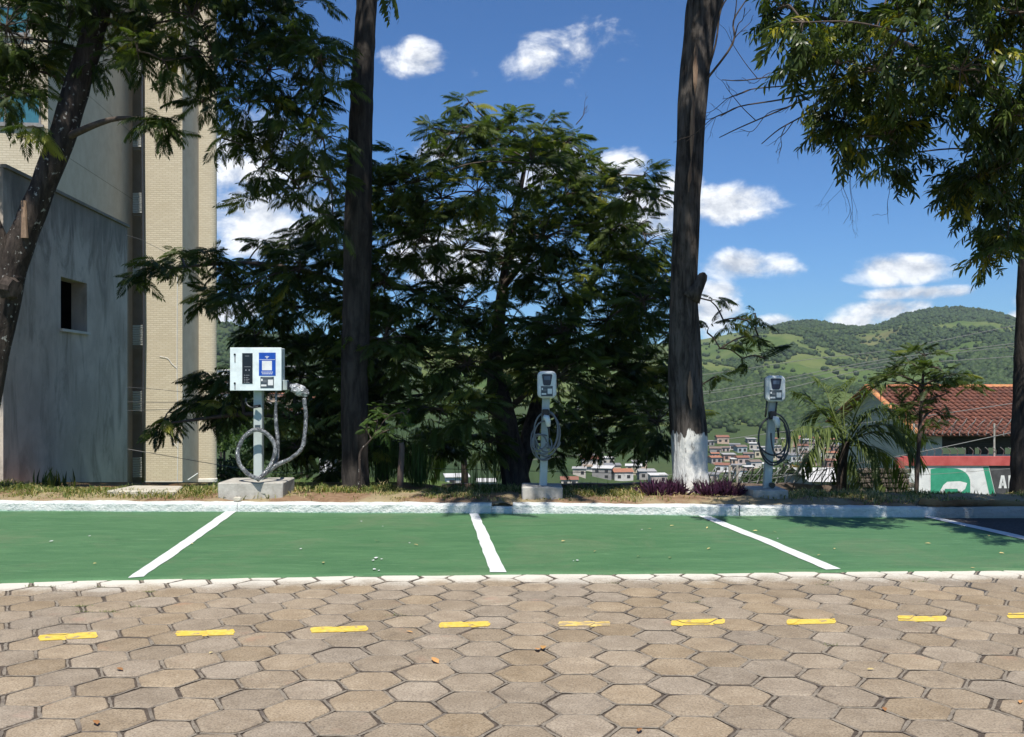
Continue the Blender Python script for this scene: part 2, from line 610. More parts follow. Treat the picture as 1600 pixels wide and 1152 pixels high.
def bark_mat(name, dark, light, scale=5, paint_z=None, spots=None):
    m, T, b = new_mat(name)
    pos = world_pos(T)
    v = T.noise(T.scaled(pos, (3.2, 3.2, .55)), scale, 7, .65, .4)
    col = T.mix(T.ramp(v, .32, .68), dark, light)
    n2 = T.noise(pos, 3, 4, .6)
    col = T.mix(T.math('MULTIPLY', T.ramp(n2, .5, .72), .5), col, tuple(x * .45 for x in dark))
    if spots is not None:
        col = T.mix(T.ramp(T.noise(pos, 17, 3, .5), .63, .69), col, spots)
    h = T.math('MULTIPLY', v, 1.0)
    if paint_z is not None:
        sep = T.node('ShaderNodeSeparateXYZ'); T.l.new(pos, sep.inputs[0])
        zz = T.math('ADD', sep.outputs[2], T.math('MULTIPLY_ADD', T.noise(T.scaled(pos, (1, 1, .35)), 9, 4, .6), .42, -.21))
        wmask = T.ramp(zz, paint_z + .015, paint_z - .015)
        bare = T.ramp(T.noise(T.scaled(pos, (1, 1, .4)), 8, 5, .65), .57, .64)
        wmask = T.math('MULTIPLY', wmask, T.math('SUBTRACT', 1.0, T.math('MULTIPLY', bare, .75)))
        col = T.mix(wmask, col, (.70, .69, .64))
    T.set(b.inputs['Base Color'], col)
    b.inputs['Roughness'].default_value = .92
    b.inputs['Specular IOR Level'].default_value = .2
    bp = T.node('ShaderNodeBump'); bp.inputs['Strength'].default_value = .9; bp.inputs['Distance'].default_value = .03
    T.l.new(T.math('ADD', h, T.math('MULTIPLY', T.noise(T.scaled(pos, (1, 1, .4)), 22, 5, .65), .6)), bp.inputs['Height'])
    T.l.new(bp.outputs[0], b.inputs['Normal'])
    return m


M['bark'] = bark_mat('bark_brown', (.030, .024, .020), (.095, .075, .062), 5)
M['bark_paint'] = bark_mat('bark_whitewashed', (.026, .022, .019), (.125, .108, .094), 5, paint_z=.90)
M['bark_spot'] = bark_mat('bark_lichen', (.028, .022, .019), (.075, .06, .05), 5, spots=(.34, .33, .30))
M['bark_grey'] = bark_mat('bark_grey', (.022, .019, .017), (.065, .056, .048), 4)
M['bark_peel'] = surf('peeled_wood', (.20, .12, .075), (.36, .25, .17), 5, .85, .7, 30, stretch=(4, 4, .5))
M['twig'] = surf('twig', (.06, .045, .035), (.11, .085, .065), 12, .9, .3, 60)
M['leaf_feather'] = leaf_mat('leaf_feather', (.020, .036, .009), (.090, .125, .026), (.24, .24, .04), .5, .36)
M['leaf_gloss'] = leaf_mat('leaf_gloss', (.020, .036, .010), (.080, .112, .026), (.26, .24, .03), .34, .3)
M['leaf_palm'] = leaf_mat('leaf_palm', (.04, .065, .02), (.15, .19, .06), None, .4, .3)
M['leaf_light'] = leaf_mat('leaf_light', (.04, .075, .018), (.10, .16, .04), None, .5, .35)
M['leaf_purple'] = leaf_mat('leaf_purple', (.020, .008, .017), (.075, .026, .055), None, .4, .2)
M['leaf_far'] = leaf_mat('leaf_far', (.022, .042, .014), (.062, .10, .028), (.20, .19, .03), .6, .2)
M['leaf_yellow'] = leaf_mat('leaf_yellow', (.16, .11, .02), (.36, .22, .02), None, .6, .2)
M['grass'] = leaf_mat('grass_blade', (.055, .09, .02), (.15, .19, .05), (.42, .34, .17), .6, .25)
M['dry'] = surf('fallen_leaf_dry', (.36, .17, .06), (.48, .27, .10), 30, .7, .2, 80, rnd=.35, obj=True)
M['plaster_grey'] = None


def stained_wall():
    m, T, b = new_mat('stained_plaster')
    pos = world_pos(T)
    n = T.noise(T.scaled(pos, (1, 1, .8)), 1.3, 7, .62, .4)
    col = T.mix(T.ramp(n, .35, .65), (.46, .39, .32), (.60, .52, .435))
    s = T.noise(T.scaled(pos, (1.5, 1.5, .5)), 1.3, 7, .68, .9)
    col = T.mix(T.math('MULTIPLY', T.ramp(s, .46, .70), .7), col, (.21, .185, .15))
    sep = T.node('ShaderNodeSeparateXYZ'); T.l.new(pos, sep.inputs[0])
    top = T.ramp(T.math('ADD', sep.outputs[2], T.math('MULTIPLY', s, 2.6)), 4.7, 6.0)
    col = T.mix(T.math('MULTIPLY', top, .7), col, (.12, .107, .088))
    T.set(b.inputs['Base Color'], col)
    b.inputs['Roughness'].default_value = .93
    bp = T.node('ShaderNodeBump'); bp.inputs['Strength'].default_value = .4; bp.inputs['Distance'].default_value = .02
    T.l.new(T.noise(pos, 18, 6, .65), bp.inputs['Height']); T.l.new(bp.outputs[0], b.inputs['Normal'])
    return m


M['stained'] = stained_wall()


def brick_mat():
    m, T, b = new_mat('beige_brick_tile')
    tc = T.node('ShaderNodeTexCoord').outputs['Object']
    sep = T.node('ShaderNodeSeparateXYZ'); T.l.new(tc, sep.inputs[0])
    cb = T.node('ShaderNodeCombineXYZ')
    T.l.new(T.math('ADD', sep.outputs[0], sep.outputs[1]), cb.inputs[0]); T.l.new(sep.outputs[2], cb.inputs[1])
    br = T.node('ShaderNodeTexBrick')
    T.l.new(cb.outputs[0], br.inputs['Vector'])
    br.inputs['Scale'].default_value = 1.0
    br.inputs['Brick Width'].default_value = .26
    br.inputs['Row Height'].default_value = .085
    br.inputs['Mortar Size'].default_value = .012
    br.inputs['Color1'].default_value = (.51, .44, .32, 1)
    br.inputs['Color2'].default_value = (.58, .51, .38, 1)
    br.inputs['Mortar'].default_value = (.46, .39, .27, 1)
    n = T.noise(tc, .5, 5, .6)
    col = T.mix(T.math('MULTIPLY', T.ramp(n, .4, .75), .35), br.outputs[0], (.44, .37, .25))
    T.set(b.inputs['Base Color'], col)
    b.inputs['Roughness'].default_value = .8
    bp = T.node('ShaderNodeBump'); bp.inputs['Strength'].default_value = .5; bp.inputs['Distance'].default_value = .02; bp.invert = True
    T.l.new(br.outputs['Fac'], bp.inputs['Height']); T.l.new(bp.outputs[0], b.inputs['Normal'])
    return m


M['brick'] = brick_mat()
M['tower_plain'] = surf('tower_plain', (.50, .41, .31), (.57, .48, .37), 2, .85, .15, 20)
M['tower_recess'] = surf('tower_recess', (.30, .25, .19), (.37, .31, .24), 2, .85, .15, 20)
M['louver'] = surf('louver', (.62, .62, .58), (.70, .70, .66), 6, .6, .1, 20)
M['plinth'] = surf('plinth', (.55, .52, .46), (.65, .62, .56), 3, .85, .3, 25)
M['glass_teal'] = glossy('teal_glass', (.05, .16, .19), .08, 0, .8)
M['alu'] = surf('aluminium_frame', (.20, .19, .18), (.27, .26, .25), 8, .5, .05, 30)
M['dark_in'] = surf('dark_interior', (.02, .02, .02), (.035, .035, .035), 4, .9, .1, 20)
M['wall_brown'] = surf('weathered_brown_wall', (.12, .085, .065), (.24, .18, .14), 3, .92, .6, 35, c3=(.10, .085, .07), s3=1.6, stretch=(1, 1, .5))
M['stone'] = surf('rubble_stone', (.075, .06, .048), (.16, .13, .105), 8, .9, .6, 40, rnd=.3)
M['house_white'] = surf('house_white', (.42, .40, .375), (.52, .50, .47), 2, .88, .2, 20, c3=(.42, .40, .37), s3=.8)
M['tile'] = surf('clay_tile', (.125, .050, .034), (.22, .088, .055), 5, .85, .4, 30, c3=(.11, .055, .042), s3=2.5, f3=(.48, .66))
M['tile_ridge'] = surf('ridge_tile', (.44, .17, .075), (.56, .25, .12), 8, .85, .4, 30, rnd=.2)
M['red_paint'] = surf('red_paint', (.40, .07, .065), (.50, .11, .10), 3, .8, .2, 20)
M['mural_white'] = surf('mural_white', (.62, .63, .62), (.74, .74, .72), 4, .85, .3, 25, c3=(.5, .5, .49), s3=2)
M['mural_green'] = surf('mural_green', (.03, .25, .145), (.05, .31, .19), 4, .85, .3, 25)
M['mural_grey'] = surf('mural_grey', (.05, .05, .052), (.085, .085, .088), 4, .85, .3, 25)
M['wood_dark'] = surf('dark_beam', (.03, .024, .02), (.06, .048, .04), 6, .85, .3, 25, stretch=(.4, 3, 3))


# ------------------------------------------------------------------ the land: road level, verge, drop into the valley, hills beyond
RIDGE_PX = [(-900, 430), (-300, 470), (100, 495), (340, 507), (400, 520), (480, 528), (560, 536), (700, 545), (900, 545), (1000, 540), (1100, 530), (1150, 520), (1200, 512), (1245, 503), (1275, 502), (1310, 509), (1345, 512),
            (1375, 507), (1420, 490), (1460, 483), (1500, 481), (1550, 487), (1590, 500), (1700, 530), (1900, 520), (2500, 480), (3200, 500)]
RU = np.array([(p[0] - 800) / F for p in RIDGE_PX])
RE = np.array([(HZ - p[1]) / F for p in RIDGE_PX])


def sstep(a, b, x):
    t = np.clip((np.asarray(x, float) - a) / (b - a), 0, 1)
    return t * t * (3 - 2 * t)


def land(x, y):
    x = np.asarray(x, float); y = np.asarray(y, float)
    yy = np.maximum(y, 1.0)
    u = x / yy
    e = np.interp(u, RU, RE)
    right = sstep(-.12, .12, u)
    yr = 1150 + 600 * right
    ridge = H + e * yr
    pr = np.interp(yy, [0, 11.55, 11.8, 12.6, 13.4, 15, 17, 30, 45, 100, 200, 330, 420, 500, 600], [-.06, -.06, .06, .05, -.3, -.75, -1.1, -2.6, -4.5, -14, -30, -40, -43, -38, -31])
    pl = np.interp(yy, [0, 11.62, 11.8, 13.2, 15, 17, 30, 45, 100, 200, 330, 450, 600], [-.06, -.06, .06, .08, .0, -.3, -2.0, -3.0, -10, -20, -20, -6, 6])
    y6 = 600.0
    z6 = 6 + (-31 - 6) * right
    near = pl + (pr - pl) * right
    t = np.clip((yy - y6) / (yr - y6), 0, 1)
    far = z6 + (ridge - z6) * t ** 1.05
    bump = (fbm(x / 170, y / 170, 3.1, 4) - .5) * 75 * np.sin(np.pi * np.clip(t, 0, 1)) ** .8 + (fbm(x / 60, y / 60, 8.2, 3) - .5) * 14 * np.sin(np.pi * np.clip(t, 0, 1))
    far = far + bump
    z = np.where(yy < y6, near, far)
    back = np.clip((yy - yr) / 500, 0, 1.6)
    z = z - 120 * back * back
    z = z + np.where((yy > 17) & (yy < y6), (fbm(x / 30, y / 30, 1.7, 3) - .5) * np.clip((yy - 17) / 60, 0, 1) * 5, 0)
    return z


def land_pt(px, y):
    x = (px - 800) / F * y
    return Vector((x, y, float(land(x, y))))


def hit_land(px, py, y0=120, y1=1900):
    ys = np.linspace(y0, y1, 1500)
    z = land((px - 800) / F * ys, ys)
    zr = H - (py - HZ) / F * ys
    k = np.argmax(z >= zr)
    return Vector(((px - 800) / F * ys[k], ys[k], z[k]))


def forest_mask(x, y):
    u = x / np.maximum(y, 1)
    n = fbm(x / 130, y / 190, 5.5, 4)
    m = sstep(.52, .56, n)
    # thick wood on the crown of the left shoulder, on the big summit and along the foot of the hill
    def blob(px, yy, rx, ry): return np.exp(-(((u - (px - 800) / F) / (rx / F)) ** 2 + ((y - yy) / ry) ** 2) ** 2)
    for b in ((1250, 1640, 75, 190), (1440, 1600, 95, 200), (1530, 1720, 80, 120), (1170, 760, 110, 90), (1300, 820, 90, 60), (1560, 900, 70, 120), (1400, 1080, 90, 60)):
        m = np.maximum(m, blob(*b))
    for b in ((1180, 1250, 60, 110), (1220, 980, 60, 70), (1380, 1350, 45, 80), (1545, 1300, 60, 110), (1290, 1150, 35, 60)):
        m = m * (1 - blob(*b))
    m = np.where(u < -.1, np.maximum(m, .9), m)
    return m


def make_land():
    ys = np.concatenate([np.linspace(-70, 8, 14), np.linspace(9, 20, 40), np.geomspace(20.5, 600, 110), np.geomspace(606, 2600, 170)])
    us = np.concatenate([np.linspace(-1.5, -.6, 26)[:-1], np.linspace(-.6, .62, 300), np.linspace(.62, 1.5, 26)[1:]])
    YY, UU = np.meshgrid(ys, us, indexing='ij')
    XX = UU * np.maximum(YY, 26)
    ZZ = land(XX, YY)
    V = np.stack([XX, YY, ZZ], -1).reshape(-1, 3)
    n, m = len(ys), len(us)
    i, j = np.meshgrid(np.arange(n - 1), np.arange(m - 1), indexing='ij')
    a = (i * m + j).ravel(); b = a + 1; c = a + m + 1; d = a + m
    T = np.concatenate([np.stack([a, b, c], 1), np.stack([a, c, d], 1)])
    cover = forest_mask(XX, YY).ravel() * (YY.ravel() > 60)
    cover = np.where((YY.ravel() > 60) & (YY.ravel() < 640), np.maximum(cover, .8), cover)
    me = tri_mesh('terrain', V, T, terrain_mat(), cover, True)
    o = link('terrain', me)
    tag(o, 'grassy land falling to the valley and rising to green hills', kind='structure')
    return o


def terrain_mat():
    m, T, b = new_mat('hill_pasture')
    pos = world_pos(T)
    at = T.node('ShaderNodeAttribute', attribute_name='tint').outputs['Fac']
    n = T.noise(pos, .012, 8, .62)
    col = T.mix(T.ramp(n, .34, .62), (.066, .108, .028), (.12, .145, .046))
    col = T.mix(T.math('MULTIPLY', T.ramp(T.noise(pos, .006, 4, .6), .54, .68), .7), col, (.15, .135, .062))
    col = T.mix(T.math('MULTIPLY', T.ramp(T.noise(pos, .09, 5, .7), .55, .68), .65), col, (.05, .085, .025))
    col = T.mix(T.math('MULTIPLY', at, .85), col, (.028, .05, .02))
    sep = T.node('ShaderNodeSeparateXYZ'); T.l.new(pos, sep.inputs[0])
    nearf = T.ramp(sep.outputs[1], 16, 14)
    soil = T.mix(T.ramp(T.noise(pos, 1.6, 6, .6), .38, .6), (.22, .105, .05), (.20, .15, .075))
    soil = T.mix(T.math('MULTIPLY', T.ramp(T.noise(pos, 30, 5, .65), .45, .65), .5), soil, (.33, .21, .11))
    col = T.mix(nearf, col, soil)
    T.set(b.inputs['Base Color'], col)
    b.inputs['Roughness'].default_value = .95
    b.inputs['Specular IOR Level'].default_value = .1
    bp = T.node('ShaderNodeBump'); bp.inputs['Strength'].default_value = .6; bp.inputs['Distance'].default_value = .03
    T.l.new(T.noise(pos, 25, 5, .7), bp.inputs['Height']); T.l.new(bp.outputs[0], b.inputs['Normal'])
    return m


make_land()

# ------------------------------------------------------------------ road of hexagonal concrete pavers
PIT, PHI = 0.31, -0.043
GX, GY = 0.364, 5.53
INS = .013


def hex_center(c, r):
    u, v = .8660254 * PIT * c, -PIT * r
    return GX + u * math.cos(PHI) - v * math.sin(PHI), GY + u * math.sin(PHI) + v * math.cos(PHI)


road = link('paved_road', MB().poly([(-40, -30, -.0065), (40, -30, -.0065), (40, 8.6, -.0065), (-40, 8.6, -.0065)]).mesh('paved_road', M['mortar_bed']))
tag(road, 'road of tan hexagonal concrete pavers with dark joints', kind='structure')


def hex_outline(jit, seed, ins=INS):
    rnd = random.Random(seed)
    R = PIT / math.sqrt(3) - ins * 1.155
    cs = []
    for k in range(6):
        a = math.pi / 3 * k
        rr = R * (1 + rnd.uniform(-jit, jit))
        cs.append((rr * math.cos(a), rr * math.sin(a)))
    out = []
    for k in range(6):
        a, b = cs[k], cs[(k + 1) % 6]
        q = rnd.uniform(.965, 1.0)
        # knock the corner off a little
        p, n = cs[k - 1], b
        out.append((a[0] + (p[0] - a[0]) * .07, a[1] + (p[1] - a[1]) * .07))
        out.append((a[0] + (n[0] - a[0]) * .07, a[1] + (n[1] - a[1]) * .07))
    return out


def paver_geo(seed, z=0.0):
    o = hex_outline(.06, seed)
    n = len(o)
    rnd = random.Random(seed + 99)
    vs = [(x * .972, y * .972, z + rnd.uniform(-.0006, .0006)) for x, y in o] + [(x, y, z - .0045) for x, y in o] + [(x * 1.01, y * 1.01, z - .05) for x, y in o]
    fs = [tuple(range(n))]
    for k in range(n):
        j = (k + 1) % n
        fs.append((n + k, n + j, j, k))
        fs.append((2 * n + k, 2 * n + j, n + j, n + k))
    return vs, fs


PAVER_MESHES = []
for s in range(14):
    vs, fs = paver_geo(s)
    PAVER_MESHES.append(MB().add(vs, fs).mesh('paver', M['paver']))

paver_tops = []          # (centre, outline in world coordinates, height function) for the paint that lies on them
cells = []
for c in range(-26, 30):
    for k in range(-9, 17):
        r = k + (.5 if c % 2 else 0)
        x, y = hex_center(c, r)
        if y > edge_y(x) + .10 or y < 1.2: continue
        px, py = 800 + F * x / y, HZ + F * H / y
        vis = -110 < px < 1710 and py < 1195
        cells.append((vis, y, x, y, c, r))
vis_cells = sorted([q for q in cells if q[0]], key=lambda q: q[1])[:300]
vis_set = {(q[4], q[5]) for q in vis_cells}
rest = MB()
for q in cells:
    _, _, x, y, c, r = q
    s = (c * 7 + int(r * 2) * 5) % 14
    rot = PHI + math.pi / 3 * ((c * 3 + int(r * 2)) % 6)
    dz = random.uniform(-.002, .002)
    tx, ty = random.gauss(0, .005), random.gauss(0, .005)
    ddx, ddy = random.gauss(0, .003), random.gauss(0, .003)
    drot = random.gauss(0, .018)
    m = Matrix.Translation((x + ddx, y + ddy, dz)) @ Matrix.Rotation(tx, 4, 'X') @ Matrix.Rotation(ty, 4, 'Y') @ Matrix.Rotation(rot + drot, 4, 'Z')
    if (c, r) in vis_set:
        o = bpy.data.objects.new('paver', PAVER_MESHES[s])
        COL.objects.link(o)
        o.parent = road
        o.matrix_basis = m
    else:
        vs, fs = paver_geo(s)
        rest.add([m @ Vector(v) for v in vs], fs)
    paver_tops.append((m, [m @ Vector((a * .97, b * .97, 0)) for a, b in hex_outline(.06, s)]))
o = rest.build('outer_paver_field', M['paver'], road)
o['kind'] = 'stuff'

# mortar crumbs lying in the joints
mort = MB()
seen = set()
for q in cells:
    _, _, x, y, c, r = q
    R = PIT / math.sqrt(3)
    for k in range(6):
        a0, a1 = PHI + math.pi / 3 * k, PHI + math.pi / 3 * (k + 1)
        p0 = (x + R * math.cos(a0), y + R * math.sin(a0)); p1 = (x + R * math.cos(a1), y + R * math.sin(a1))
        key = (round((p0[0] + p1[0]) * 40), round((p0[1] + p1[1]) * 40))
        if key in seen: continue
        seen.add(key)
        if random.random() < .03: continue
        d = Vector((p1[0] - p0[0], p1[1] - p0[1], 0)); nrm = Vector((-d.y, d.x, 0)).normalized()
        lo, hi = random.uniform(-.02, .06), random.uniform(.94, 1.02)
        n = 5
        L, Rr = [], []
        for i in range(n):
            t = lo + (hi - lo) * i / (n - 1)
            w = random.uniform(.005, .0115)
            z = random.uniform(-.0035, -.001)
            base = Vector((p0[0], p0[1], z)) + d * t + nrm * random.uniform(-.003, .003)
            L.append(base + nrm * w); Rr.append(base - nrm * w)
        mort.add(L + Rr, [(n + i, n + i + 1, i + 1, i) for i in range(n - 1)])
o = mort.build('joint_mortar', M['mortar'], road)
o['kind'] = 'stuff'


# yellow dashes, painted over the pavers and broken by their joints
def clip(poly, line_a, line_b):
    """keep the part of a 2-d polygon left of a->b"""
    out = []
    def side(p): return (line_b[0] - line_a[0]) * (p[1] - line_a[1]) - (line_b[1] - line_a[1]) * (p[0] - line_a[0])
    for i, p in enumerate(poly):
        q = poly[(i + 1) % len(poly)]
        sp, sq = side(p), side(q)
        if sp >= 0: out.append(p)
        if sp * sq < 0:
            t = sp / (sp - sq)
            out.append((p[0] + (q[0] - p[0]) * t, p[1] + (q[1] - p[1]) * t))
    return out


DASH = [((62, 997), (150, 993), 8), ((277, 991), (364, 988), 7), ((487, 985), (572, 982), 7), ((688, 978), (763, 975), 7), ((874, 976), (952, 975), 6), ((1051, 974), (1130, 972), 7), ((1231, 972), (1303, 971), 7), ((1405, 967), (1477, 967), 7), ((1576, 963), (1650, 962), 7)]
ORD = ['first', 'second', 'third', 'fourth', 'worn pale fifth', 'sixth', 'seventh', 'eighth', 'ninth']
M['yellow_worn'] = surf('yellow_paint_worn', (.62, .43, .10), (.66, .50, .20), 22, .8, .4, 120, c3=(.36, .28, .17), s3=14, f3=(.46, .56), dist=.006)
for i, (a, b, w) in enumerate(DASH):
    rect = [G(a[0], a[1] + w * .6), G(b[0], b[1] + w * .6), G(b[0], b[1] - w * .6), G(a[0], a[1] - w * .6)]
    # ragged outline
    pts = []
    for k in range(4):
        p, q = rect[k], rect[(k + 1) % 4]
        pts.append((p.x, p.y))
    c0 = Vector((sum(p[0] for p in pts) / 4, sum(p[1] for p in pts) / 4, 0))
    # ragged, rounded ends
    a_, b_, c_, d_ = [Vector((p[0], p[1], 0)) for p in pts]
    ax = (b_ - a_)
    pts = []
    for (p, q, sgn) in ((a_, b_, 0), (b_, c_, 1), (c_, d_, 0), (d_, a_, -1)):
        for k in range(4):
            t = k / 4
            v = p.lerp(q, t) + ax * (.03 * math.sin(math.pi * t) * sgn) + Vector((random.uniform(-.006, .006), random.uniform(-.003, .003), 0))
            pts.append((v.x, v.y))
    mb = MB()
    mb.poly([(x, y, -.0004) for x, y in pts])
    for m, top in paver_tops:
        t = m.translation
        if (t - c0).length > .75: continue
        poly = pts
        for k in range(len(top)):
            poly = clip(poly, top[k], top[(k + 1) % len(top)])
            if len(poly) < 3: break
        if len(poly) < 3: continue
        nrm = m.to_3x3() @ Vector((0, 0, 1))
        def zat(x, y): return t.z - (nrm.x * (x - t.x) + nrm.y * (y - t.y)) / nrm.z + .0035
        mb.poly([(x, y, zat(x, y)) for x, y in poly])
    if mb.v:
        o = mb.build('road_dash', M['yellow_worn'] if i == 4 else M['yellow'])
        tag(o, f'{ORD[i]} yellow paint dash from the left on the hexagonal pavers', 'road marking', 'yellow dashes across the pavers')

# ------------------------------------------------------------------ green parking bays
KERB_PX = [(-300, 799), (0, 800), (400, 802), (800, 804), (1155, 808), (1445, 811)]
KB = [G(x, y) for x, y in KERB_PX]


def kerb_y(x):
    return float(np.interp(x, [p.x for p in KB], [p.y for p in KB]))


L4B, L4F = G(1447, 810), G(1800, 886)


def green_sheet():
    nx, ny = 170, 34
    V, Fc = [], []
    xs0 = np.linspace(-9.5, 1, nx)
    for j in range(ny + 1):
        t = j / ny
        for i in range(nx + 1):
            s = i / nx
            # right border runs along the fourth line
            xr = L4F.x + (L4B.x - L4F.x) * t + .03
            x = -9.5 + (xr + 9.5) * s
            y0, y1 = edge_y(x), kerb_y(x) + .05
            y = y0 + (y1 - y0) * t
            if j == 0: y += (vnoise1(x * 3, 1.5, 2) - .5) * .05
            z = .010 + (vnoise1(x * 1.3, y * 1.3, 4) - .5) * .012
            V.append((x, y, z))
    for j in range(ny):
        for i in range(nx):
            a = j * (nx + 1) + i
            Fc.append((a, a + 1, a + nx + 2, a + nx + 1))
    n0 = len(V)
    for i in range(nx + 1):
        x, y, z = V[i]
        V.append((x, y - .004, -.03))
    for i in range(nx):
        Fc.append((i, n0 + i, n0 + i + 1, i + 1))
    return MB().add(V, Fc)


green = green_sheet().build('green_parking_bays', M['green'], smooth=True)
tag(green, 'green painted pavement of the charging bays', kind='structure')

asp = MB().poly([(L4F.x - 3.5, 7.0, -.006), (20, 7.0, -.006), (20, 11.3, -.006), (L4B.x - .5, 11.3, -.006)]).build('side_road', M['asphalt'])
tag(asp, 'dark shaded asphalt right of the last bay line', kind='structure')


def line_sheet(corners, name, label):
    a, b, c, d = [Vector((G(*p).x, G(*p).y, 0)) for p in corners]      # front left, front right, back right, back left
    mb = MB()
    n = 26
    V, Fc = [], []
    for i in range(n + 1):
        t = i / n
        l, r = a.lerp(d, t), b.lerp(c, t)
        for k in range(3):
            p = l.lerp(r, k / 2)
            if k != 1: p.x += (vnoise1(i * .9, k * 5, len(label)) - .5) * .012
            z = .010 + (vnoise1(p.x * 1.3, p.y * 1.3, 4) - .5) * .012 + .005
            V.append((p.x, p.y, z))
    for i in range(n):
        for k in range(2):
            q = i * 3 + k
            Fc.append((q, q + 1, q + 4, q + 3))
    o = mb.add(V, Fc).build(name, M['white_paint'])
    tag(o, label, 'road marking', 'white lines between the green bays')


line_sheet([(199, 906), (224, 904), (373, 799), (356, 799)], 'bay_line', 'white bay line slanting up to the kerb below the charging cabinet')
line_sheet([(766, 896.5), (791, 896.5), (746.5, 802.5), (733, 802.5)], 'bay_line', 'white bay line nearest the middle, ending left of the middle wallbox charger')
line_sheet([(1291, 892.5), (1314, 891.5), (1105, 806), (1088, 806)], 'bay_line', 'white bay line running from the pavers to the whitewashed tree trunk')
line_sheet([(1800, 889), (1832, 889), (1455, 809), (1438, 809)], 'bay_line', 'white bay line at the far right beside the shaded asphalt')

# ------------------------------------------------------------------ kerb
kerb = empty('kerb', (0, kerb_y(0), 0))
tag(kerb, 'whitewashed concrete kerb behind the green bays', kind='structure')


def kerb_stone(x0, x1, top=.125, back=0.0, notch=None):
    n = max(4, int((x1 - x0) / .06))
    prof = [(0, -.05), (0.004, .06), (.006, top - .022), (.026, top), (.15, top), (.155, -.05)]
    V, Fc = [], []
    for i in range(n + 1):
        x = x0 + (x1 - x0) * i / n
        y0 = kerb_y(x) + back
        for k, (dy, z) in enumerate(prof):
            zz = z + ((vnoise1(x * 4, k * 3.0, 9) - .5) * .012 + (vnoise1(x * 17, k * 3.0, 5) - .5) * .008 if z > 0 else 0)
            yy = y0 + dy + ((vnoise1(x * 6, k * 2.0, 3) - .5) * .014 if k in (1, 2, 3) else 0)
            V.append((x, yy, zz))
    m = len(prof)
    for i in range(n):
        for k in range(m - 1):
            a = i * m + k
            Fc.append((a, a + m, a + m + 1, a + 1))
    Fc.append(tuple(range(m)))
    Fc.append(tuple(n * m + k for k in range(m))[::-1])
    return MB().add(V, Fc)


def kx(px): return G(px, np.interp(px, [p[0] for p in KERB_PX], [p[1] for p in KERB_PX])).x


for (a, b, top, back) in ((-9.5, kx(370), .122, 0), (kx(370) + .006, kx(768), .124, 0), (kx(768) + .003, kx(801), .085, .012), (kx(801) + .002, kx(1155), .126, 0), (kx(1155) + .012, kx(1445), .128, .004), (kx(1445) + .01, 9.5, .12, .10)):
    kerb_stone(a, b, top, back).build('kerb_stone', M['kerb'], kerb)

# soil spilling over the notch in the kerb, and soil strip just behind the kerb
soil = MB()
V, Fc = [], []
for i in range(321):
    x = -9.5 + 19 * i / 320
    y0 = kerb_y(x) + .13
    for k, (dy, z) in enumerate(((0, .10), (.03, .122), (.12, .14), (.4, .16), (1.0, .15), (1.5, .06), (2.2, -.2))):
        V.append((x, y0 + dy + .0, z + (vnoise1(x * 5, (y0 + dy) * 5, 2) - .5) * .04 + (vnoise1(x * 21, (y0 + dy) * 21, 2) - .5) * .02 + (.1 if x > kx(1445) and k == 0 else 0)))
for i in range(320):
    for k in range(6):
        a = i * 7 + k
        Fc.append((a, a + 7, a + 8, a + 1))
verge = soil.add(V, Fc).build('verge', M['soil'], smooth=True)
tag(verge, 'strip of reddish soil and dry grass behind the kerb', kind='structure')
V, Fc = [], []
bm_c = Vector((kx(785), kerb_y(kx(785)) + .07, .085))
heap = MB()
for i in range(9):
    for k in range(5):
        x = bm_c.x - .13 + .26 * i / 8
        y = bm_c.y - .03 + .14 * k / 4
        V.append((x, y, bm_c.z + .014 + .03 * math.sin(math.pi * i / 8) + (random.random() - .5) * .022))
for i in range(8):
    for k in range(4):
        a = i * 5 + k
        Fc.append((a, a + 5, a + 6, a + 1))
o = heap.add(V, Fc).build('soil_heap', M['soil'], verge)
o['kind'] = 'stuff'


def verge_z(x, y):
    d = y - kerb_y(x) - .13
    return float(np.interp(d, [0, .03, .12, .4, 1.0, 1.5, 2.2], [.10, .122, .14, .16, .15, .06, -.2]))

# ------------------------------------------------------------------ stained concrete building at the left edge
def on_wall(px, A, d):
    """point of a vertical wall (through A, direction d) seen in picture column px"""
    k = (px - 800) / F
    t = (k * A.y - A.x) / (d.x - k * d.y)
    return A + d * t


gb = empty('plastered_building', (-7.35, 13.6, 0))
tag(gb, 'grey stained plaster building with one small dark window at the left edge', 'building')
dA = Vector((-.065, 1, 0)).normalized()
A = Vector(((5 - 800) / F * 13.6, 13.6, 0))
Bp = on_wall(199, A, dA)
ZT = H + 338 / F * 13.6
inw = Vector((-1, -.065, 0)).normalized()
w0, w1 = on_wall(95, A, dA), on_wall(136, A, dA)
zc = lambda py, q: H - (py - HZ) / F * q.y
wz1, wz0 = zc(432, w0), zc(513, w0)


def wz(p, z): return Vector((p.x, p.y, z))


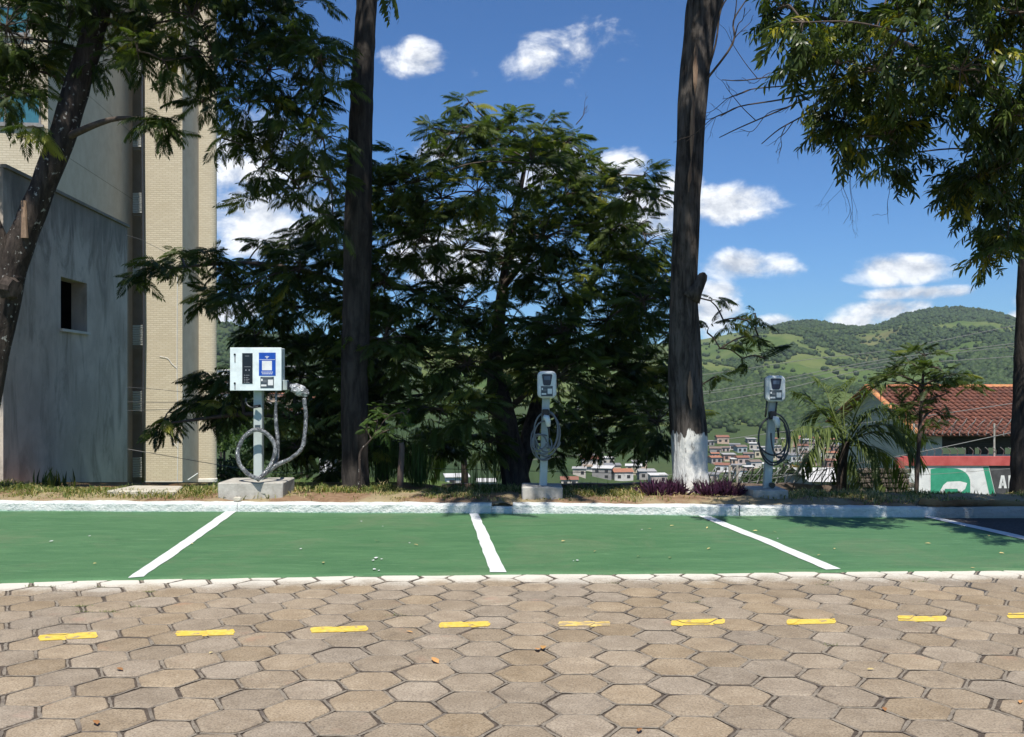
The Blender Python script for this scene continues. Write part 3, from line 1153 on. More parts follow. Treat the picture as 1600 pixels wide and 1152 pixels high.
mb = MB()
zb = -3.0
o8 = [wz(A, zb), wz(Bp, zb), wz(Bp, ZT), wz(A, ZT), wz(w0, wz0), wz(w1, wz0), wz(w1, wz1), wz(w0, wz1)]
mb.add(o8, [(0, 1, 5, 4), (1, 2, 6, 5), (2, 3, 7, 6), (3, 0, 4, 7)])
th = inw * .27
ins = [p + th for p in o8[4:]]
mb.add(o8[4:] + ins, [(0, 1, 5, 4), (1, 2, 6, 5), (2, 3, 7, 6), (3, 0, 4, 7)])
far = inw * 7
mb.add([wz(A, zb), wz(A, ZT), wz(A, ZT) + far, wz(A, zb) + far], [(0, 1, 2, 3)])
mb.add([wz(Bp, zb), wz(Bp, ZT), wz(Bp, ZT) + far, wz(Bp, zb) + far], [(3, 2, 1, 0)])
mb.add([wz(A, ZT), wz(Bp, ZT), wz(Bp, ZT) + far, wz(A, ZT) + far], [(0, 1, 2, 3)])
mb.add([wz(A, zb) + far, wz(A, ZT) + far, wz(Bp, ZT) + far, wz(Bp, zb) + far], [(0, 1, 2, 3)])
mb.build('wall', M['stained'], gb)
sill = MB().prism([wz(w0, wz0 - .05) - inw * .05 - dA * .04, wz(w1, wz0 - .05) - inw * .05 + dA * .04, wz(w1, wz0 - .05) + inw * .25 + dA * .0, wz(w0, wz0 - .05) + inw * .25], (0, 0, .045))
sill.build('window_sill', M['plinth'], gb)
MB().prism([wz(A, ZT + .004) - inw * .04, wz(Bp, ZT + .004) - inw * .04 + dA * .04, wz(Bp, ZT + .004) + inw * .3 + dA * .04, wz(A, ZT + .004) + inw * .3], (0, 0, .05)).build('coping', M['stained'], gb)
# dark room behind the window
rc = (w0 + w1) / 2 + inw * 1.8
MB().add([q + th * s for s in (1.01, 6) for q in (wz(w0 - dA * .8, wz0 - .4), wz(w1 + dA * .8, wz0 - .4), wz(w1 + dA * .8, wz1 + .3), wz(w0 - dA * .8, wz1 + .3))],
         [(4, 5, 6, 7), (0, 1, 5, 4), (1, 2, 6, 5), (2, 3, 7, 6), (3, 0, 4, 7)]).build('dark_room', M['dark_in'], gb)

# ------------------------------------------------------------------ beige brick tower
tw = empty('apartment_tower', (-15, 42, -3))
tag(tw, 'tall beige brick apartment tower with louvred stairwell and rounded corner', 'building')
ds = Vector((-.1, 1, 0)).normalized()
dn = Vector((1, .1, 0)).normalized()
TZ = 24.0
S0 = Vector(((75 - 800) / F * 32.5, 32.5, 0))
S1 = on_wall(207, S0, ds)
TB = -5.0


def ribbon(pts, z0, z1):
    n = len(pts)
    return MB().add([wz(p, z0) for p in pts] + [wz(p, z1) for p in pts], [(i, i + 1, n + i + 1, n + i) for i in range(n - 1)])


# front wing: brick face with windows, plain side wall
FL = S0 - dn * 14
ribbon([FL, S0], TB, TZ).build('brick_face', M['brick'], tw)
ribbon([S0, S1, S1 - dn * 8], TB, TZ).build('side_wall', M['tower_plain'], tw)
for zj in (H + (600 - 312) / F * S1.y, H + (600 - 312) / F * S1.y + 2.9, H + (600 - 312) / F * S1.y - 2.9, H + (600 - 312) / F * S1.y + 5.8):
    a, b = wz(S0, zj) + dn * .004, wz(S1, zj) + dn * .004
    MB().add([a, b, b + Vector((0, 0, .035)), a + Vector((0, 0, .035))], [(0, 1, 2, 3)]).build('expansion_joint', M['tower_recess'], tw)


def tower_window(px0, px1, py0, py1):
    Y = S0.y
    a, b = P(px0, py1, Y), P(px1, py0, Y)
    k = ds * -1
    def pt(x, z, o):
        f = (x - S0.x) / dn.x
        q = S0 + dn * f
        return Vector((q.x, q.y, z)) + k * o
    fr = MB()
    x0, x1, z0, z1 = a.x, b.x, a.z, b.z
    for (xa, xb, za, zb_) in ((x0, x1, z0, z0 + .06), (x0, x1, z1 - .06, z1), (x0, x0 + .06, z0 + .06, z1 - .06), (x1 - .06, x1, z0 + .06, z1 - .06), ((x0 + x1) / 2 - .03, (x0 + x1) / 2 + .03, z0 + .06, z1 - .06)):
        fr.prism([pt(xa, za, .003), pt(xb, za, .003), pt(xb, zb_, .003), pt(xa, zb_, .003)], k * .06)
    w = fr.build('window', M['alu'], tw)
    for (xa, xb) in ((x0 + .06, (x0 + x1) / 2 - .03), ((x0 + x1) / 2 + .03, x1 - .06)):
        MB().add([pt(xa, z0 + .06, .02), pt(xb, z0 + .06, .02), pt(xb, z1 - .06, .02), pt(xa, z1 - .06, .02)], [(0, 1, 2, 3)]).build('pane', M['glass_teal'], w)
    MB().prism([pt(x0 - .1, z0 - .09, .003), pt(x1 + .1, z0 - .09, .003), pt(x1 + .1, z0 - .005, .003), pt(x0 - .1, z0 - .005, .003)], k * .12).build('window_sill', M['alu'], w)


tower_window(-40, 65, 148, 196)
tower_window(-40, 48, 12, 56)
tower_window(-150, -62, 148, 196)
tower_window(-40, 65, 288, 336)

# stairwell recess with louvres
RB = on_wall(207, S1, ds) + dn * 0
PY = 41.2
pier_l = Vector(((226 - 800) / F * PY, PY, 0))
pier_r = Vector(((285 - 800) / F * PY, PY, 0))
Rw = S1 + ds * 1.2
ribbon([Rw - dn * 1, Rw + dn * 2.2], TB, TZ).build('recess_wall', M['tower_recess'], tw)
ribbon([pier_l + Vector((0, 6, 0)), pier_l, pier_r], TB, TZ).build('pier', M['brick'], tw)
pier_side = Vector(((310.5 - 800) / F * 43.2, 43.2, 0))
ribbon([pier_r, pier_side], TB, TZ).build('pier_side', M['tower_plain'], tw)
# rounded corner column: starts at the pier's back edge and curls away
x0, x1 = pier_side.x, (339.5 - 800) / F * 43.6
pts = [pier_side + Vector((0, .0, 0))]
flat = pier_side + (Vector((x1, 43.3, 0)) - pier_side) * .62
R = x1 - flat.x
pts.append(flat)
for k in range(1, 13):
    a = math.pi / 2 * k / 12
    pts.append(Vector((flat.x + R * math.sin(a), flat.y + R * (1 - math.cos(a)), 0)))
pts.append(Vector((pts[-1].x - 3.2, pts[-1].y + 6, 0)))
o = ribbon(pts, TB, TZ).build('rounded_corner', M['brick'], tw, smooth=True)
pts2 = [p + Vector((.05 if i > 1 else 0, -.06, 0)) for i, p in enumerate(pts[:14])]
pz = H - 149 / F * 43.2
mbp = ribbon(pts2, TB, pz)
n = len(pts2)
mbp.add([wz(p, pz) for p in pts2] + [wz(p, pz + .03) for p in pts[:14]], [(i, i + 1, n + i + 1, n + i) for i in range(n - 1)])
mbp.build('plinth', M['plinth'], tw)
mbp = ribbon([pier_l + Vector((-.0, -.06, 0)), pier_r + Vector((.03, -.06, 0)), pier_r + Vector((.03 - .04, .5, 0))], TB, H - 152 / F * PY)
mbp.build('plinth', M['plinth'], tw)
# louvre panels, one to each landing
LX0, LX1 = (207.5 - 800) / F * 42.0, (223 - 800) / F * 42.0
for k in range(-3, 6):
    yc = 523 + 103.3 * (k - 1) if True else 0
    zc0 = H - (yc - HZ) / F * 42.0
    if zc0 > TZ - 1: continue
    lv = MB()
    for s in range(8):
        z = zc0 - .36 + s * .105
        lv.box(((LX0 + LX1) / 2, 42.0, z), (LX1 - LX0, .03, .085), rx=.45)
    lv.bbox(LX0, LX1, 41.98, 42.06, zc0 - .46, zc0 - .42)
    o = lv.build('louvre', M['louver'], tw)
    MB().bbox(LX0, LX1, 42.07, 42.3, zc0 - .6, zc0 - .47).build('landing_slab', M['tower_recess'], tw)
pipe = MB().tube([P(223.5, 755, 41.0), P(223.5, 620, 41.0), P(225, 520, 41.0), P(224, 400, 41.0), P(222.5, 250, 41), P(222, 100, 41.0), P(222, -50, 41.0)], .055, 8)
pipe.build('drain_pipe', M['cable_dark'], tw, smooth=True)
MB().tube([P(277, 752, 41.17), P(278, 690, 41.17), P(276.5, 580, 41.17), P(277, 430, 41.17)], .014, 5).build('sealant_line', M['print_white'], tw)
MB().tube(smooth_path([P(249, 557, 41.17), P(262, 560, 41.17), P(268, 568, 41.17), P(276, 575, 41.17)], 4), .009, 5).build('sealant_line', M['print_white'], tw)
MB().tube(smooth_path([P(250, 655, 41.17), P(262, 672, 41.17), P(270, 690, 41.17), P(278, 700, 41.17)], 4), .008, 5).build('sealant_line', M['print_white'], tw)
MB().tube([P(294, 750, 41.05), P(309, 740, 41.05)], .03, 6).build('gas_pipe', M['print_white'], tw)

# ------------------------------------------------------------------ low brown wall behind the verge, with razor wire
def razor(x0, x1, y, z, r, turns, parent=None):
    pts = []
    n = int(turns * 14)
    for i in range(n + 1):
        t = i / n
        a = 2 * math.pi * turns * t
        rr = r * (1 + .15 * math.sin(i * 1.7))
        pts.append((x0 + (x1 - x0) * t + math.cos(a) * r * .55, y + math.sin(a) * r, z + math.cos(a + .6) * rr))
    return MB().tube(pts, .011, 4)


def bx(px, Y): return (px - 800) / F * Y


lw = empty('low_wall', (2, 17, -1))
tag(lw, 'low weathered brown boundary wall behind the verge', 'wall')
WY = 17.0
wtop = H - 157 / F * WY
W0, W1 = bx(690, WY), bx(1336, WY)
n = 60
V, Fc = [], []
for i in range(n + 1):
    x = W0 + (W1 - W0) * i / n
    zt = wtop + (vnoise1(x * 2.2, 3, 1) - .5) * .05
    for (y, z) in ((WY, -2.2), (WY, zt), (WY + .16, zt), (WY + .16, -2.2)):
        V.append((x, y + (vnoise1(x * 3, z, 6) - .5) * .02, z))
for i in range(n):
    for k in range(3):
        a = i * 4 + k
        Fc.append((a, a + 4, a + 5, a + 1))
Fc += [(0, 1, 2, 3), (n * 4 + 3, n * 4 + 2, n * 4 + 1, n * 4)]
MB().add(V, Fc).build('wall_body', M['wall_brown'], lw)
c = razor(bx(1100, WY), bx(1345, WY), WY + .08, wtop + .14, .15, 17)
tag(c.build('razor_wire', M['wire'], smooth=True), 'coil of razor wire along the top of the low brown wall', 'razor wire', 'razor wire coils')
for px in (1140, 1152):
    o = MB().tube([(bx(px, WY + .3), WY + .3, -1.5), (bx(px, WY + .3), WY + .3, wtop + .32)], .022, 6).build('fence_stake', M['concrete'])
    tag(o, ['left', 'right'][px > 1145] + ' one of two thin stakes behind the low wall near the whitewashed tree', 'stake', 'stakes by the low wall')

# rubble stone wall piece below the palm
sw = empty('stone_wall', (bx(1370, 19), 19, -1))
tag(sw, 'rubble stone wall under the young palm with a dark gap', 'wall')
random.seed(21)
SY = 19.5
zz = H - 182 / F * SY - .35
rows = 10
for r in range(rows):
    x = bx(1333, SY)
    hgt = .095
    zc_ = zz + r * .1 + .05
    while x < bx(1418, SY):
        w = random.uniform(.09, .2)
        if not (bx(1366, SY) < x + w / 2 < bx(1374, SY)):
            b = .02
            q = MB().bevbox(x + .006, x + w - .006, SY + random.uniform(-.03, .03), SY + .25, zc_ - hgt / 2, zc_ + hgt / 2 + random.uniform(-.01, .005), b)
            top_ok = zc_ < H - np.interp(800 + x / SY * F, [1333, 1345, 1400, 1418], [165, 130, 112, 112]) / F * SY
            if top_ok: q.build('stone', M['stone'], sw)
        x += w
MB().bbox(bx(1333, SY), bx(1418, SY), SY + .12, SY + .3, zz - .6, zz + .45).build('core', M['wall_brown'], sw)

# ------------------------------------------------------------------ house with clay roof and painted wall
HY = 36.0           # eave line
hs_ = empty('tiled_house', (bx(1500, HY), HY, -3))
tag(hs_, 'white house with clay tile roof and open dark veranda at the right', 'house')
ez = H - 80 / F * HY
ex0 = bx(1436, HY)
ex1 = ex0 + 9.0
slope = math.radians(19)
RL = 2.0
for _ in range(30):   # slope length so that the ridge shows at row 606
    ry, rz = HY + RL * math.cos(slope), ez + RL * math.sin(slope)
    if HZ - (rz - H) / ry * F > 606: RL += .25
ry, rz = HY + RL * math.cos(slope), ez + RL * math.sin(slope)
RO = empty('unused', (0, 0, 0)); bpy.data.objects.remove(RO)
# roof deck
deck = MB()
up = Vector((0, math.cos(slope), math.sin(slope)))
nrm = Vector((0, -math.sin(slope), math.cos(slope)))
E0, E1 = Vector((ex0, HY, ez)), Vector((ex1, HY, ez))
R0, R1 = E0 + up * RL, E1 + up * RL
B0, B1 = Vector((ex0, ry + (ry - HY), ez)), Vector((ex1, ry + (ry - HY), ez))
deck.prism([E0 - nrm * .05, E1 - nrm * .05, R1 - nrm * .05, R0 - nrm * .05], nrm * .04)
deck.prism([R0 + Vector((0, .002, -.04)), R1 + Vector((0, .002, -.04)), B1, B0], Vector((0, 0, .04)))
roof = deck.build('roof', M['tile'], hs_)
tv, tf = [], []
tb = MB()
tw_, tl = .23, .38
ncol, nrow = int(9.0 / tw_), int(RL / tl) + 1
for side in (0, 1):
    for c in range(ncol):
        for r in range(nrow):
            xc = ex0 + (c + .5) * tw_ + random.uniform(-.012, .012)
            l0 = r * tl - .03 + random.uniform(-.02, .02)
            l1 = min((r + 1) * tl + .04, RL)
            lift0, lift1 = .055 + random.uniform(-.01, .012), .02
            ring = []
            for (l, lift, rr) in ((l0, lift0, .092), (l1, lift1, .078)):
                for k in range(5):
                    a = math.pi * k / 4
                    if side == 0:
                        p = E0 + up * l + nrm * (lift + rr * .62 * math.sin(a))
                    else:
                        p = B0 + Vector((0, -math.cos(slope), math.sin(slope))) * l + Vector((0, math.sin(slope), math.cos(slope))) * (lift + rr * .62 * math.sin(a))
                    ring.append(Vector((xc - rr * math.cos(a), p.y, p.z)))
            tb.add(ring, [(k, k + 1, 6 + k, 5 + k) for k in range(4)] + [(0, 1, 2, 3, 4)])
o = tb.build('roof_tiles', M['tile'], roof)
o['kind'] = 'stuff'
x = ex0 - .12
while x < ex1:
    rr = .13
    ring = []
    for (xx, k_) in ((x, 1.06), (x + .43, .96)):
        for k in range(7):
            a = math.pi * k / 6
            ring.append(Vector((xx, ry - rr * k_ * math.cos(a), rz + .02 + rr * k_ * .9 * math.sin(a))))
    MB().add(ring, [(k, k + 1, 8 + k, 7 + k) for k in range(6)] + [(6, 5, 4, 3, 2, 1, 0)]).build('ridge_tile', M['tile_ridge'], roof, smooth=True)
    x += .39
for s in range(int(RL / .36)):
    for side in (0, 1):
        l = s * .36
        u_ = up if side == 0 else Vector((0, -math.cos(slope), math.sin(slope)))
        nn_ = nrm if side == 0 else Vector((0, math.sin(slope), math.cos(slope)))
        base = E0 if side == 0 else B0
        ring = []
        for (ll, k_) in ((l, 1.06), (min(l + .40, RL), .96)):
            for k in range(6):
                a = math.pi * k / 5
                ring.append(base + u_ * ll + Vector((-.12 * k_ * math.cos(a) - .02, 0, 0)) + nn_ * (.05 + .1 * k_ * math.sin(a)))
        MB().add(ring, [(k, k + 1, 7 + k, 6 + k) for k in range(5)] + [(5, 4, 3, 2, 1, 0)]).build('verge_tile', M['tile_ridge'], roof, smooth=True)
# gable wall and side
gx = ex0 + .35
gy0, gy1 = HY + .55, B0.y - .55
gz = ez + (gy0 - HY) * math.tan(slope) - .08
MB().add([(gx, gy0, -7), (gx, gy1, -7), (gx, gy1, gz), (gx, ry, rz - .1), (gx, gy0, gz)], [(0, 1, 2, 3, 4)]).build('gable_wall', M['house_white'], hs_)
# front: short white wall, lintel beam, columns, parapet
MB().bbox(gx - .003, gx + .75, gy0 - .05, gy0 + .2, -7, gz - .01).build('front_wall', M['house_white'], hs_)
MB().bbox(gx + .75, ex1, gy0, gy0 + .2, ez - .52, ez + .02).build('lintel', M['wood_dark'], hs_)
MB().bbox(gx + .755, ex1, gy0 + .0, gy0 + .18, -7, H - 112 / F * HY).build('parapet', M['house_white'], hs_)
for px in (1519, 1540, 1566, 1600):
    xx = bx(px, gy0)
    MB().bbox(xx - .16, xx + .12, gy0 + .03, gy0 + .17, H - 112 / F * HY + .002, ez - .522).build('column', M['wood_dark'], hs_)
MB().bbox(gx + .2, ex1, gy0 + 3.4, gy0 + 3.5, -7, H - 112 / F * HY - .35).build('back_parapet', M['house_white'], hs_)
# painted boundary wall
mw = empty('painted_wall', (bx(1500, 30), 30, -2))
tag(mw, 'boundary wall with red band and green, white and dark grey mural', 'wall')
MY = 30.0
mx = lambda px: bx(px, MY)
mz = lambda py: H - (py - HZ) / F * MY
MB().bbox(mx(1413), mx(1760), MY, MY + .18, -6, mz(716)).build('wall_body', M['mural_white'], mw)
MB().bbox(mx(1411), mx(1762), MY - .05, MY + .2, mz(727.5), mz(713.5)).build('red_band', M['red_paint'], mw)
MB().bbox(mx(1402), mx(1413) - .003, MY - .03, MY + .22, -6, mz(716)).build('red_pillar', M['red_paint'], mw)


def paint(name, pts, mat, off=.004):
    return MB().prism([Vector((mx(a), MY - off, mz(b))) for a, b in pts], (0, .003, 0)).build(name, mat, mw)


paint('grey_field', [(1545, 728), (1760, 728), (1760, 800), (1562, 800)], M['mural_grey'])
paint('green_stripe', [(1536, 730), (1544.5, 730), (1561.5, 800), (1552, 800)], M['mural_green'])
arch = [(1454, 800), (1454, 733), (1470, 731), (1490, 732)] + [(1490 + 26 * math.sin(math.pi / 2 * k / 8), 754 - 22 * math.cos(math.pi / 2 * k / 8)) for k in range(1, 9)] + [(1516, 800)]
paint('green_letter', arch, M['mural_green'])
paint('white_cutout', [(1464, 776), (1474, 758), (1480, 753), (1500, 752), (1511, 755), (1508, 764), (1498, 772), (1496, 764), (1476, 764), (1476, 778)], M['mural_white'], .008)
# letters on the grey field
def letter(polys):
    mb = MB()
    for pts in polys:
        mb.prism([Vector((mx(a), MY - .008, mz(b))) for a, b in pts], (0, .003, 0))
    return mb.build('white_letter', M['mural_white'], mw)
letter([[(1560, 763), (1563.5, 743), (1568.2, 743), (1566.6, 763 - 0)] if False else [(1560, 763), (1564, 743), (1566.6, 743), (1566.6, 748), (1564.4, 763)], [(1566.6, 743), (1569, 743), (1573, 763), (1568.8, 763), (1566.6, 748)], [(1564.9, 755), (1568.2, 755), (1568.8, 759), (1564.4, 759)]])
letter([[(1575.5, 763), (1575.5, 743), (1580, 743), (1580, 763)]])
cz = razor(mx(1422), mx(1700), MY + .1, H - 68 / F * MY, .26, 20)
tag(cz.build('razor_wire', M['wire'], smooth=True), 'coil of razor wire in front of the clay roof', 'razor wire', 'razor wire coils')
for i, px in enumerate((1430, 1556)):
    o = MB().tube([(mx(px), MY + .1, mz(715)), (mx(px), MY + .1, H - 62 / F * MY)], .03, 6).build('wire_post', M['concrete'])
    tag(o, ['wire post by the gable end holding the razor wire', 'wire post between the veranda columns holding the razor wire'][i], 'post', 'razor wire posts')
o = MB()
for k in range(14):
    px = 1425 + k * 12
    pts = smooth_path([(mx(px), MY + .1, mz(714)), (mx(px) + .02, MY + .05, mz(705)), (mx(px) - .12, MY, mz(699))], 3)
    o.tube(pts, .012, 4)
tag(o.build('wire_brackets', M['wire']), 'row of bent wire brackets on the red band of the painted wall', 'brackets', kind='stuff')

# ------------------------------------------------------------------ overhead wires
WIRES = [([(1090, 587), (1262, 562), (1397, 546), (1600, 506)], 25, .011, 'topmost thin wire crossing the hill at the right'),
         ([(1090, 614), (1229, 591), (1381, 562), (1600, 535)], 25, .012, 'upper of the paired wires crossing the hill at the right'),
         ([(1090, 617), (1229, 596), (1381, 566), (1600, 539)], 25, .010, 'lower of the paired wires crossing the hill at the right'),
         ([(1090, 632), (1229, 607), (1377, 574), (1600, 556)], 25, .013, 'wire passing just behind the right wallbox head'),
         ([(1090, 692), (1222, 675), (1438, 651), (1600, 628)], 22, .012, 'wire crossing in front of the palm and the clay roof'),
         ([(1150, 757), (1204, 748), (1315, 729), (1440, 706), (1600, 672)], 20, .012, 'low wire sagging in front of the veranda'),
         ([(1330, 742), (1440, 742), (1600, 731)], 28, .009, 'thin wire in front of the green mural letter'),
         ([(180, 604), (260, 610), (330, 618), (420, 628)], 30, .010, 'upper thin wire across the foot of the beige tower'),
         ([(190, 628), (260, 629), (330, 627), (420, 622)], 30, .012, 'middle thin wire across the foot of the beige tower'),
         ([(190, 642), (260, 640), (330, 635), (420, 626)], 30, .012, 'lower thin wire across the foot of the beige tower'),
         ([(190, 365), (230, 380), (270, 400), (330, 430), (420, 470)], 30, .009, 'slanting wire across the middle of the beige tower'),
         ([(200, 702), (420, 738), (520, 733), (620, 731), (700, 733)], 16, .007, 'thin fence wire behind the charging cabinet')]
for pts, Y, r, lab in WIRES:
    dark = Y == 30
    (xa, ya), (xb, yb), (xc, yc), (xd, yd) = pts[0], pts[1], pts[-2], pts[-1]
    pts = ([] if Y == 16 else [(xa - 300, ya + (ya - yb) / (xb - xa) * 240)]) + pts + [(xd + 300, yd + (yd - yc) / (xd - xc) * 300)]
    o = MB().tube([Vector(q) for q in smooth_path([P(a, b, Y) for a, b in pts], 6)], r * .72, 5).build('overhead_wire', M['wire_dark'] if dark else M['wire'])
    tag(o, lab, 'wire', 'wires strung across the view')

# ------------------------------------------------------------------ foliage building blocks
def rot_from(dirs, roll=None):
    """matrices whose x axis is dirs, z as near up as can be, rolled"""
    d = dirs / np.linalg.norm(dirs, axis=1, keepdims=True)
    upv = np.tile(np.array([0, 0, 1.0]), (len(d), 1))
    upv[np.abs(d[:, 2]) > .97] = (1, 0, 0)
    y = np.cross(upv, d); y /= np.linalg.norm(y, axis=1, keepdims=True)
    z = np.cross(d, y)
    if roll is not None:
        c, s = np.cos(roll)[:, None], np.sin(roll)[:, None]
        y, z = y * c + z * s, z * c - y * s
    return np.stack([d, y, z], 2)


def leaflet(base, dirv, nrm, L, W, droop=.25):
    """pointed leaf folded a little: 6 points, 4 triangles"""
    base, dirv, nrm = np.array(base, float), np.array(dirv, float), np.array(nrm, float)
    dirv /= np.linalg.norm(dirv)
    sd = np.cross(nrm, dirv); sd /= np.linalg.norm(sd)
    n = np.cross(dirv, sd)
    def pt(t, w, dz): return base + dirv * L * t + sd * W * w - n * droop * L * t * t + n * dz * W
    v = [pt(0, 0, 0), pt(.35, .5, .12), pt(.35, -.5, .12), pt(.72, .4, .1), pt(.72, -.4, .1), pt(1, 0, 0)]
    t = [(0, 2, 1), (1, 2, 4), (1, 4, 3), (3, 4, 5)]
    return v, t


def leaflet2(base, dirv, L, W, droop):
    base, dirv = np.array(base, float), np.array(dirv, float)
    dirv /= np.linalg.norm(dirv)
    sd = np.cross((0, 0, 1.0), dirv); sd /= np.linalg.norm(sd) + 1e-9
    n = np.cross(dirv, sd)
    m = base + dirv * L * .48 - n * droop * L * .2
    return [base, m + sd * W / 2 + n * W * .1, m - sd * W / 2 + n * W * .1, base + dirv * L - n * droop * L], [(0, 2, 1), (1, 2, 3)]


def frond(seed, n=12, L=.36, pl=.125, pw=.021, droop=.38):
    """feathery compound leaf along +x, drooping"""
    rnd = random.Random(seed)
    V, T = [], []
    def rach(t): return np.array([L * t * (1 - .12 * t), 0, -droop * L * t * t])
    pts = [rach(k / 2) for k in range(3)]
    b = len(V)
    for p in pts: V += [p + (0, .0035, 0), p - (0, .0035, 0)]
    for k in range(2): T += [(b + 2 * k, b + 2 * k + 1, b + 2 * k + 3), (b + 2 * k, b + 2 * k + 3, b + 2 * k + 2)]
    for k in range(n):
        t = .14 + .86 * (k + .5) / n
        env = math.sin(math.pi * (.22 + .68 * t)) ** .7
        p = rach(t)
        tang = rach(t + .02) - rach(t - .02)
        tang /= np.linalg.norm(tang)
        for sgn in (-1, 1):
            if rnd.random() < .06: continue
            d = tang * (.55 + .3 * t) + np.array([0, sgn * .85, -.28 + rnd.uniform(-.15, .1)])
            v, tr = leaflet2(p, d, pl * env * rnd.uniform(.85, 1.1), pw, .3)
            b = len(V); V += v; T += [tuple(b + q for q in w) for w in tr]
    v, tr = leaflet2(rach(1), rach(1) - rach(.95), pl * .7, pw, .2)
    b = len(V); V += v; T += [tuple(b + q for q in w) for w in tr]
    return np.array(V), np.array(T)


def sprig(seed, n=13, L=.30, ll=.135, lw=.030, hang=.6):
    """short twig with hanging lance-shaped leaves"""
    rnd = random.Random(seed)
    V, T = [], []
    for k in range(n):
        t = (k + 1) / n
        p = np.array([L * t, 0, -.25 * L * t * t])
        a = k * 2.4
        d = np.array([.55 + .3 * t, math.cos(a) * .7, math.sin(a) * .5 - hang])
        v, tr = leaflet(p, d, (rnd.uniform(-.4, .4), rnd.uniform(-.4, .4), 1), ll * rnd.uniform(.75, 1.2), lw * rnd.uniform(.8, 1.2), .25)
        b = len(V); V += v; T += [tuple(b + q for q in w) for w in tr]
    b = len(V)
    V += [np.array([0, .004, 0]), np.array([0, -.004, 0]), np.array([L, 0, -.25 * L])]
    T += [(b, b + 1, b + 2)]
    return np.array(V), np.array(T)


FRONDS = [frond(s) for s in range(5)]
FRONDS_BIG = [frond(s + 20, 6, .8, .34, .10, .5) for s in range(3)]
SPRIGS = [sprig(s) for s in range(5)]


def scatter(templates, pos, R, scale, tint):
    pos, scale, tint = np.asarray(pos, float), np.asarray(scale, float), np.asarray(tint, float)
    Vs, Ts, Cs, base = [], [], [], 0
    k = np.arange(len(pos)) % len(templates)
    for i, (tv, tt) in enumerate(templates):
        sel = np.nonzero(k == i)[0]
        if not len(sel): continue
        w = np.einsum('nij,vj->nvi', R[sel], tv) * scale[sel][:, None, None] + pos[sel][:, None, :]
        n, m = w.shape[:2]
        Vs.append(w.reshape(-1, 3))
        Ts.append((tt[None] + (np.arange(n) * m)[:, None, None] + base).reshape(-1, 3))
        Cs.append(np.repeat(tint[sel], m))
        base += n * m
    return np.concatenate(Vs), np.concatenate(Ts), np.concatenate(Cs)


class Tree:
    def __init__(s, name, base, label, cat, group=None, bark='bark', leaf='leaf_feather', seed=1):
        s.root = empty(name, base)
        tag(s.root, label, cat, group)
        s.bark, s.leaf = bark, leaf
        s.rng = np.random.default_rng(seed)
        s.nodes = []          # skeleton points with radius
        s.br = MB()
        s.pos, s.dir, s.sc, s.ti = [], [], [], []

    def trunk(s, pts, seg=18, rough=.09, n=10, name='trunk', rs=2.5, smooth=False):
        """pts: (x, y, z, radius)"""
        q = smooth_path(pts, n)
        o = MB().tube([Vector(p[:3]) for p in q], [p[3] for p in q], seg, True, rough, rs).build(name, M[s.bark], s.root, smooth=True)
        s.nodes += [(np.array(p[:3]), p[3]) for p in q[len(q) // 4:]]
        return o

    def limb_to(s, c, r_end=.016, lift=.25, kmax=None):
        c = np.array(c, float)
        best, bd = None, 1e9
        for (p, r) in s.nodes:
            d = np.linalg.norm(p - c) + 1.3 * max(0, p[2] - c[2] + .15)
            if d < bd: best, bd = (p, r), d
        p, r = best
        L = np.linalg.norm(c - p)
        if L < .05: return
        mid = (p + c) / 2 + np.array([s.rng.normal(0, .07), s.rng.normal(0, .07), lift]) * L * .5
        r0 = min(r * .75, .022 + .022 * L)
        n = max(4, int(L / .25))
        path = smooth_path([p, mid, c], n)
        rad = np.linspace(r0, max(r_end, .008), len(path))
        s.br.tube([Vector(q) for q in path], list(rad), 6, False)
        s.nodes += [(q, rr) for q, rr in zip(path[1:], rad[1:])]

    def cluster(s, c, r, n, per=6, scale=1.0, out=None, hang=.15, tint=(.0, .8), squash=.75, lit=0.0):
        """leaf fans on twigs that fill a ball around c"""
        c = np.array(c, float)
        nt = max(1, n // per)
        for i in range(nt):
            v = s.rng.normal(size=3); v /= np.linalg.norm(v)
            v[2] *= squash
            tip = c + v * r * s.rng.uniform(.25, 1.0) ** .6
            mid = (c + tip) / 2 + np.array([0, 0, .08 * r])
            s.br.tube([Vector(c), Vector(mid), Vector(tip)], [.010, .007, .004], 4, False)
            o = v if out is None else v * .6 + np.array(out)
            tt = s.rng.uniform(*tint)
            if s.rng.random() < .05: tt = s.rng.uniform(.85, 1.0)  # a few twigs get the brightest tint, painted in for sunlit clumps
            for k in range(per):
                a = s.rng.uniform(0, 2 * math.pi)
                d = np.array([math.cos(a), math.sin(a), s.rng.uniform(-.2, .45) - hang]) * .9 + o * .75
                s.pos.append(tip + s.rng.normal(0, .03, 3)); s.dir.append(d)
                s.sc.append(scale * s.rng.uniform(.6, 1.25)); s.ti.append(np.clip(tt + s.rng.normal(0, .12), 0, 1))

    def finish(s, templates=None, crown='crown'):
        templates = templates or FRONDS
        if s.br.v:
            s.br.build('branches', M['twig'], s.root, smooth=True)['kind'] = 'stuff'
        if s.pos:
            d = np.array(s.dir)
            R = rot_from(d, s.rng.normal(0, .6, len(d)))
            V, T, C = scatter(templates, s.pos, R, s.sc, s.ti)
            o = link(crown, tri_mesh(crown, V, T, M[s.leaf], C), s.root)
            o['kind'] = 'stuff'
        return s.root


def TP(px, py, Y, w):
    """trunk station: picture column/row of the centre at depth Y, width in pixels"""
    p = P(px, py, Y)
    return (p.x, p.y, p.z, w / F * Y / 2)


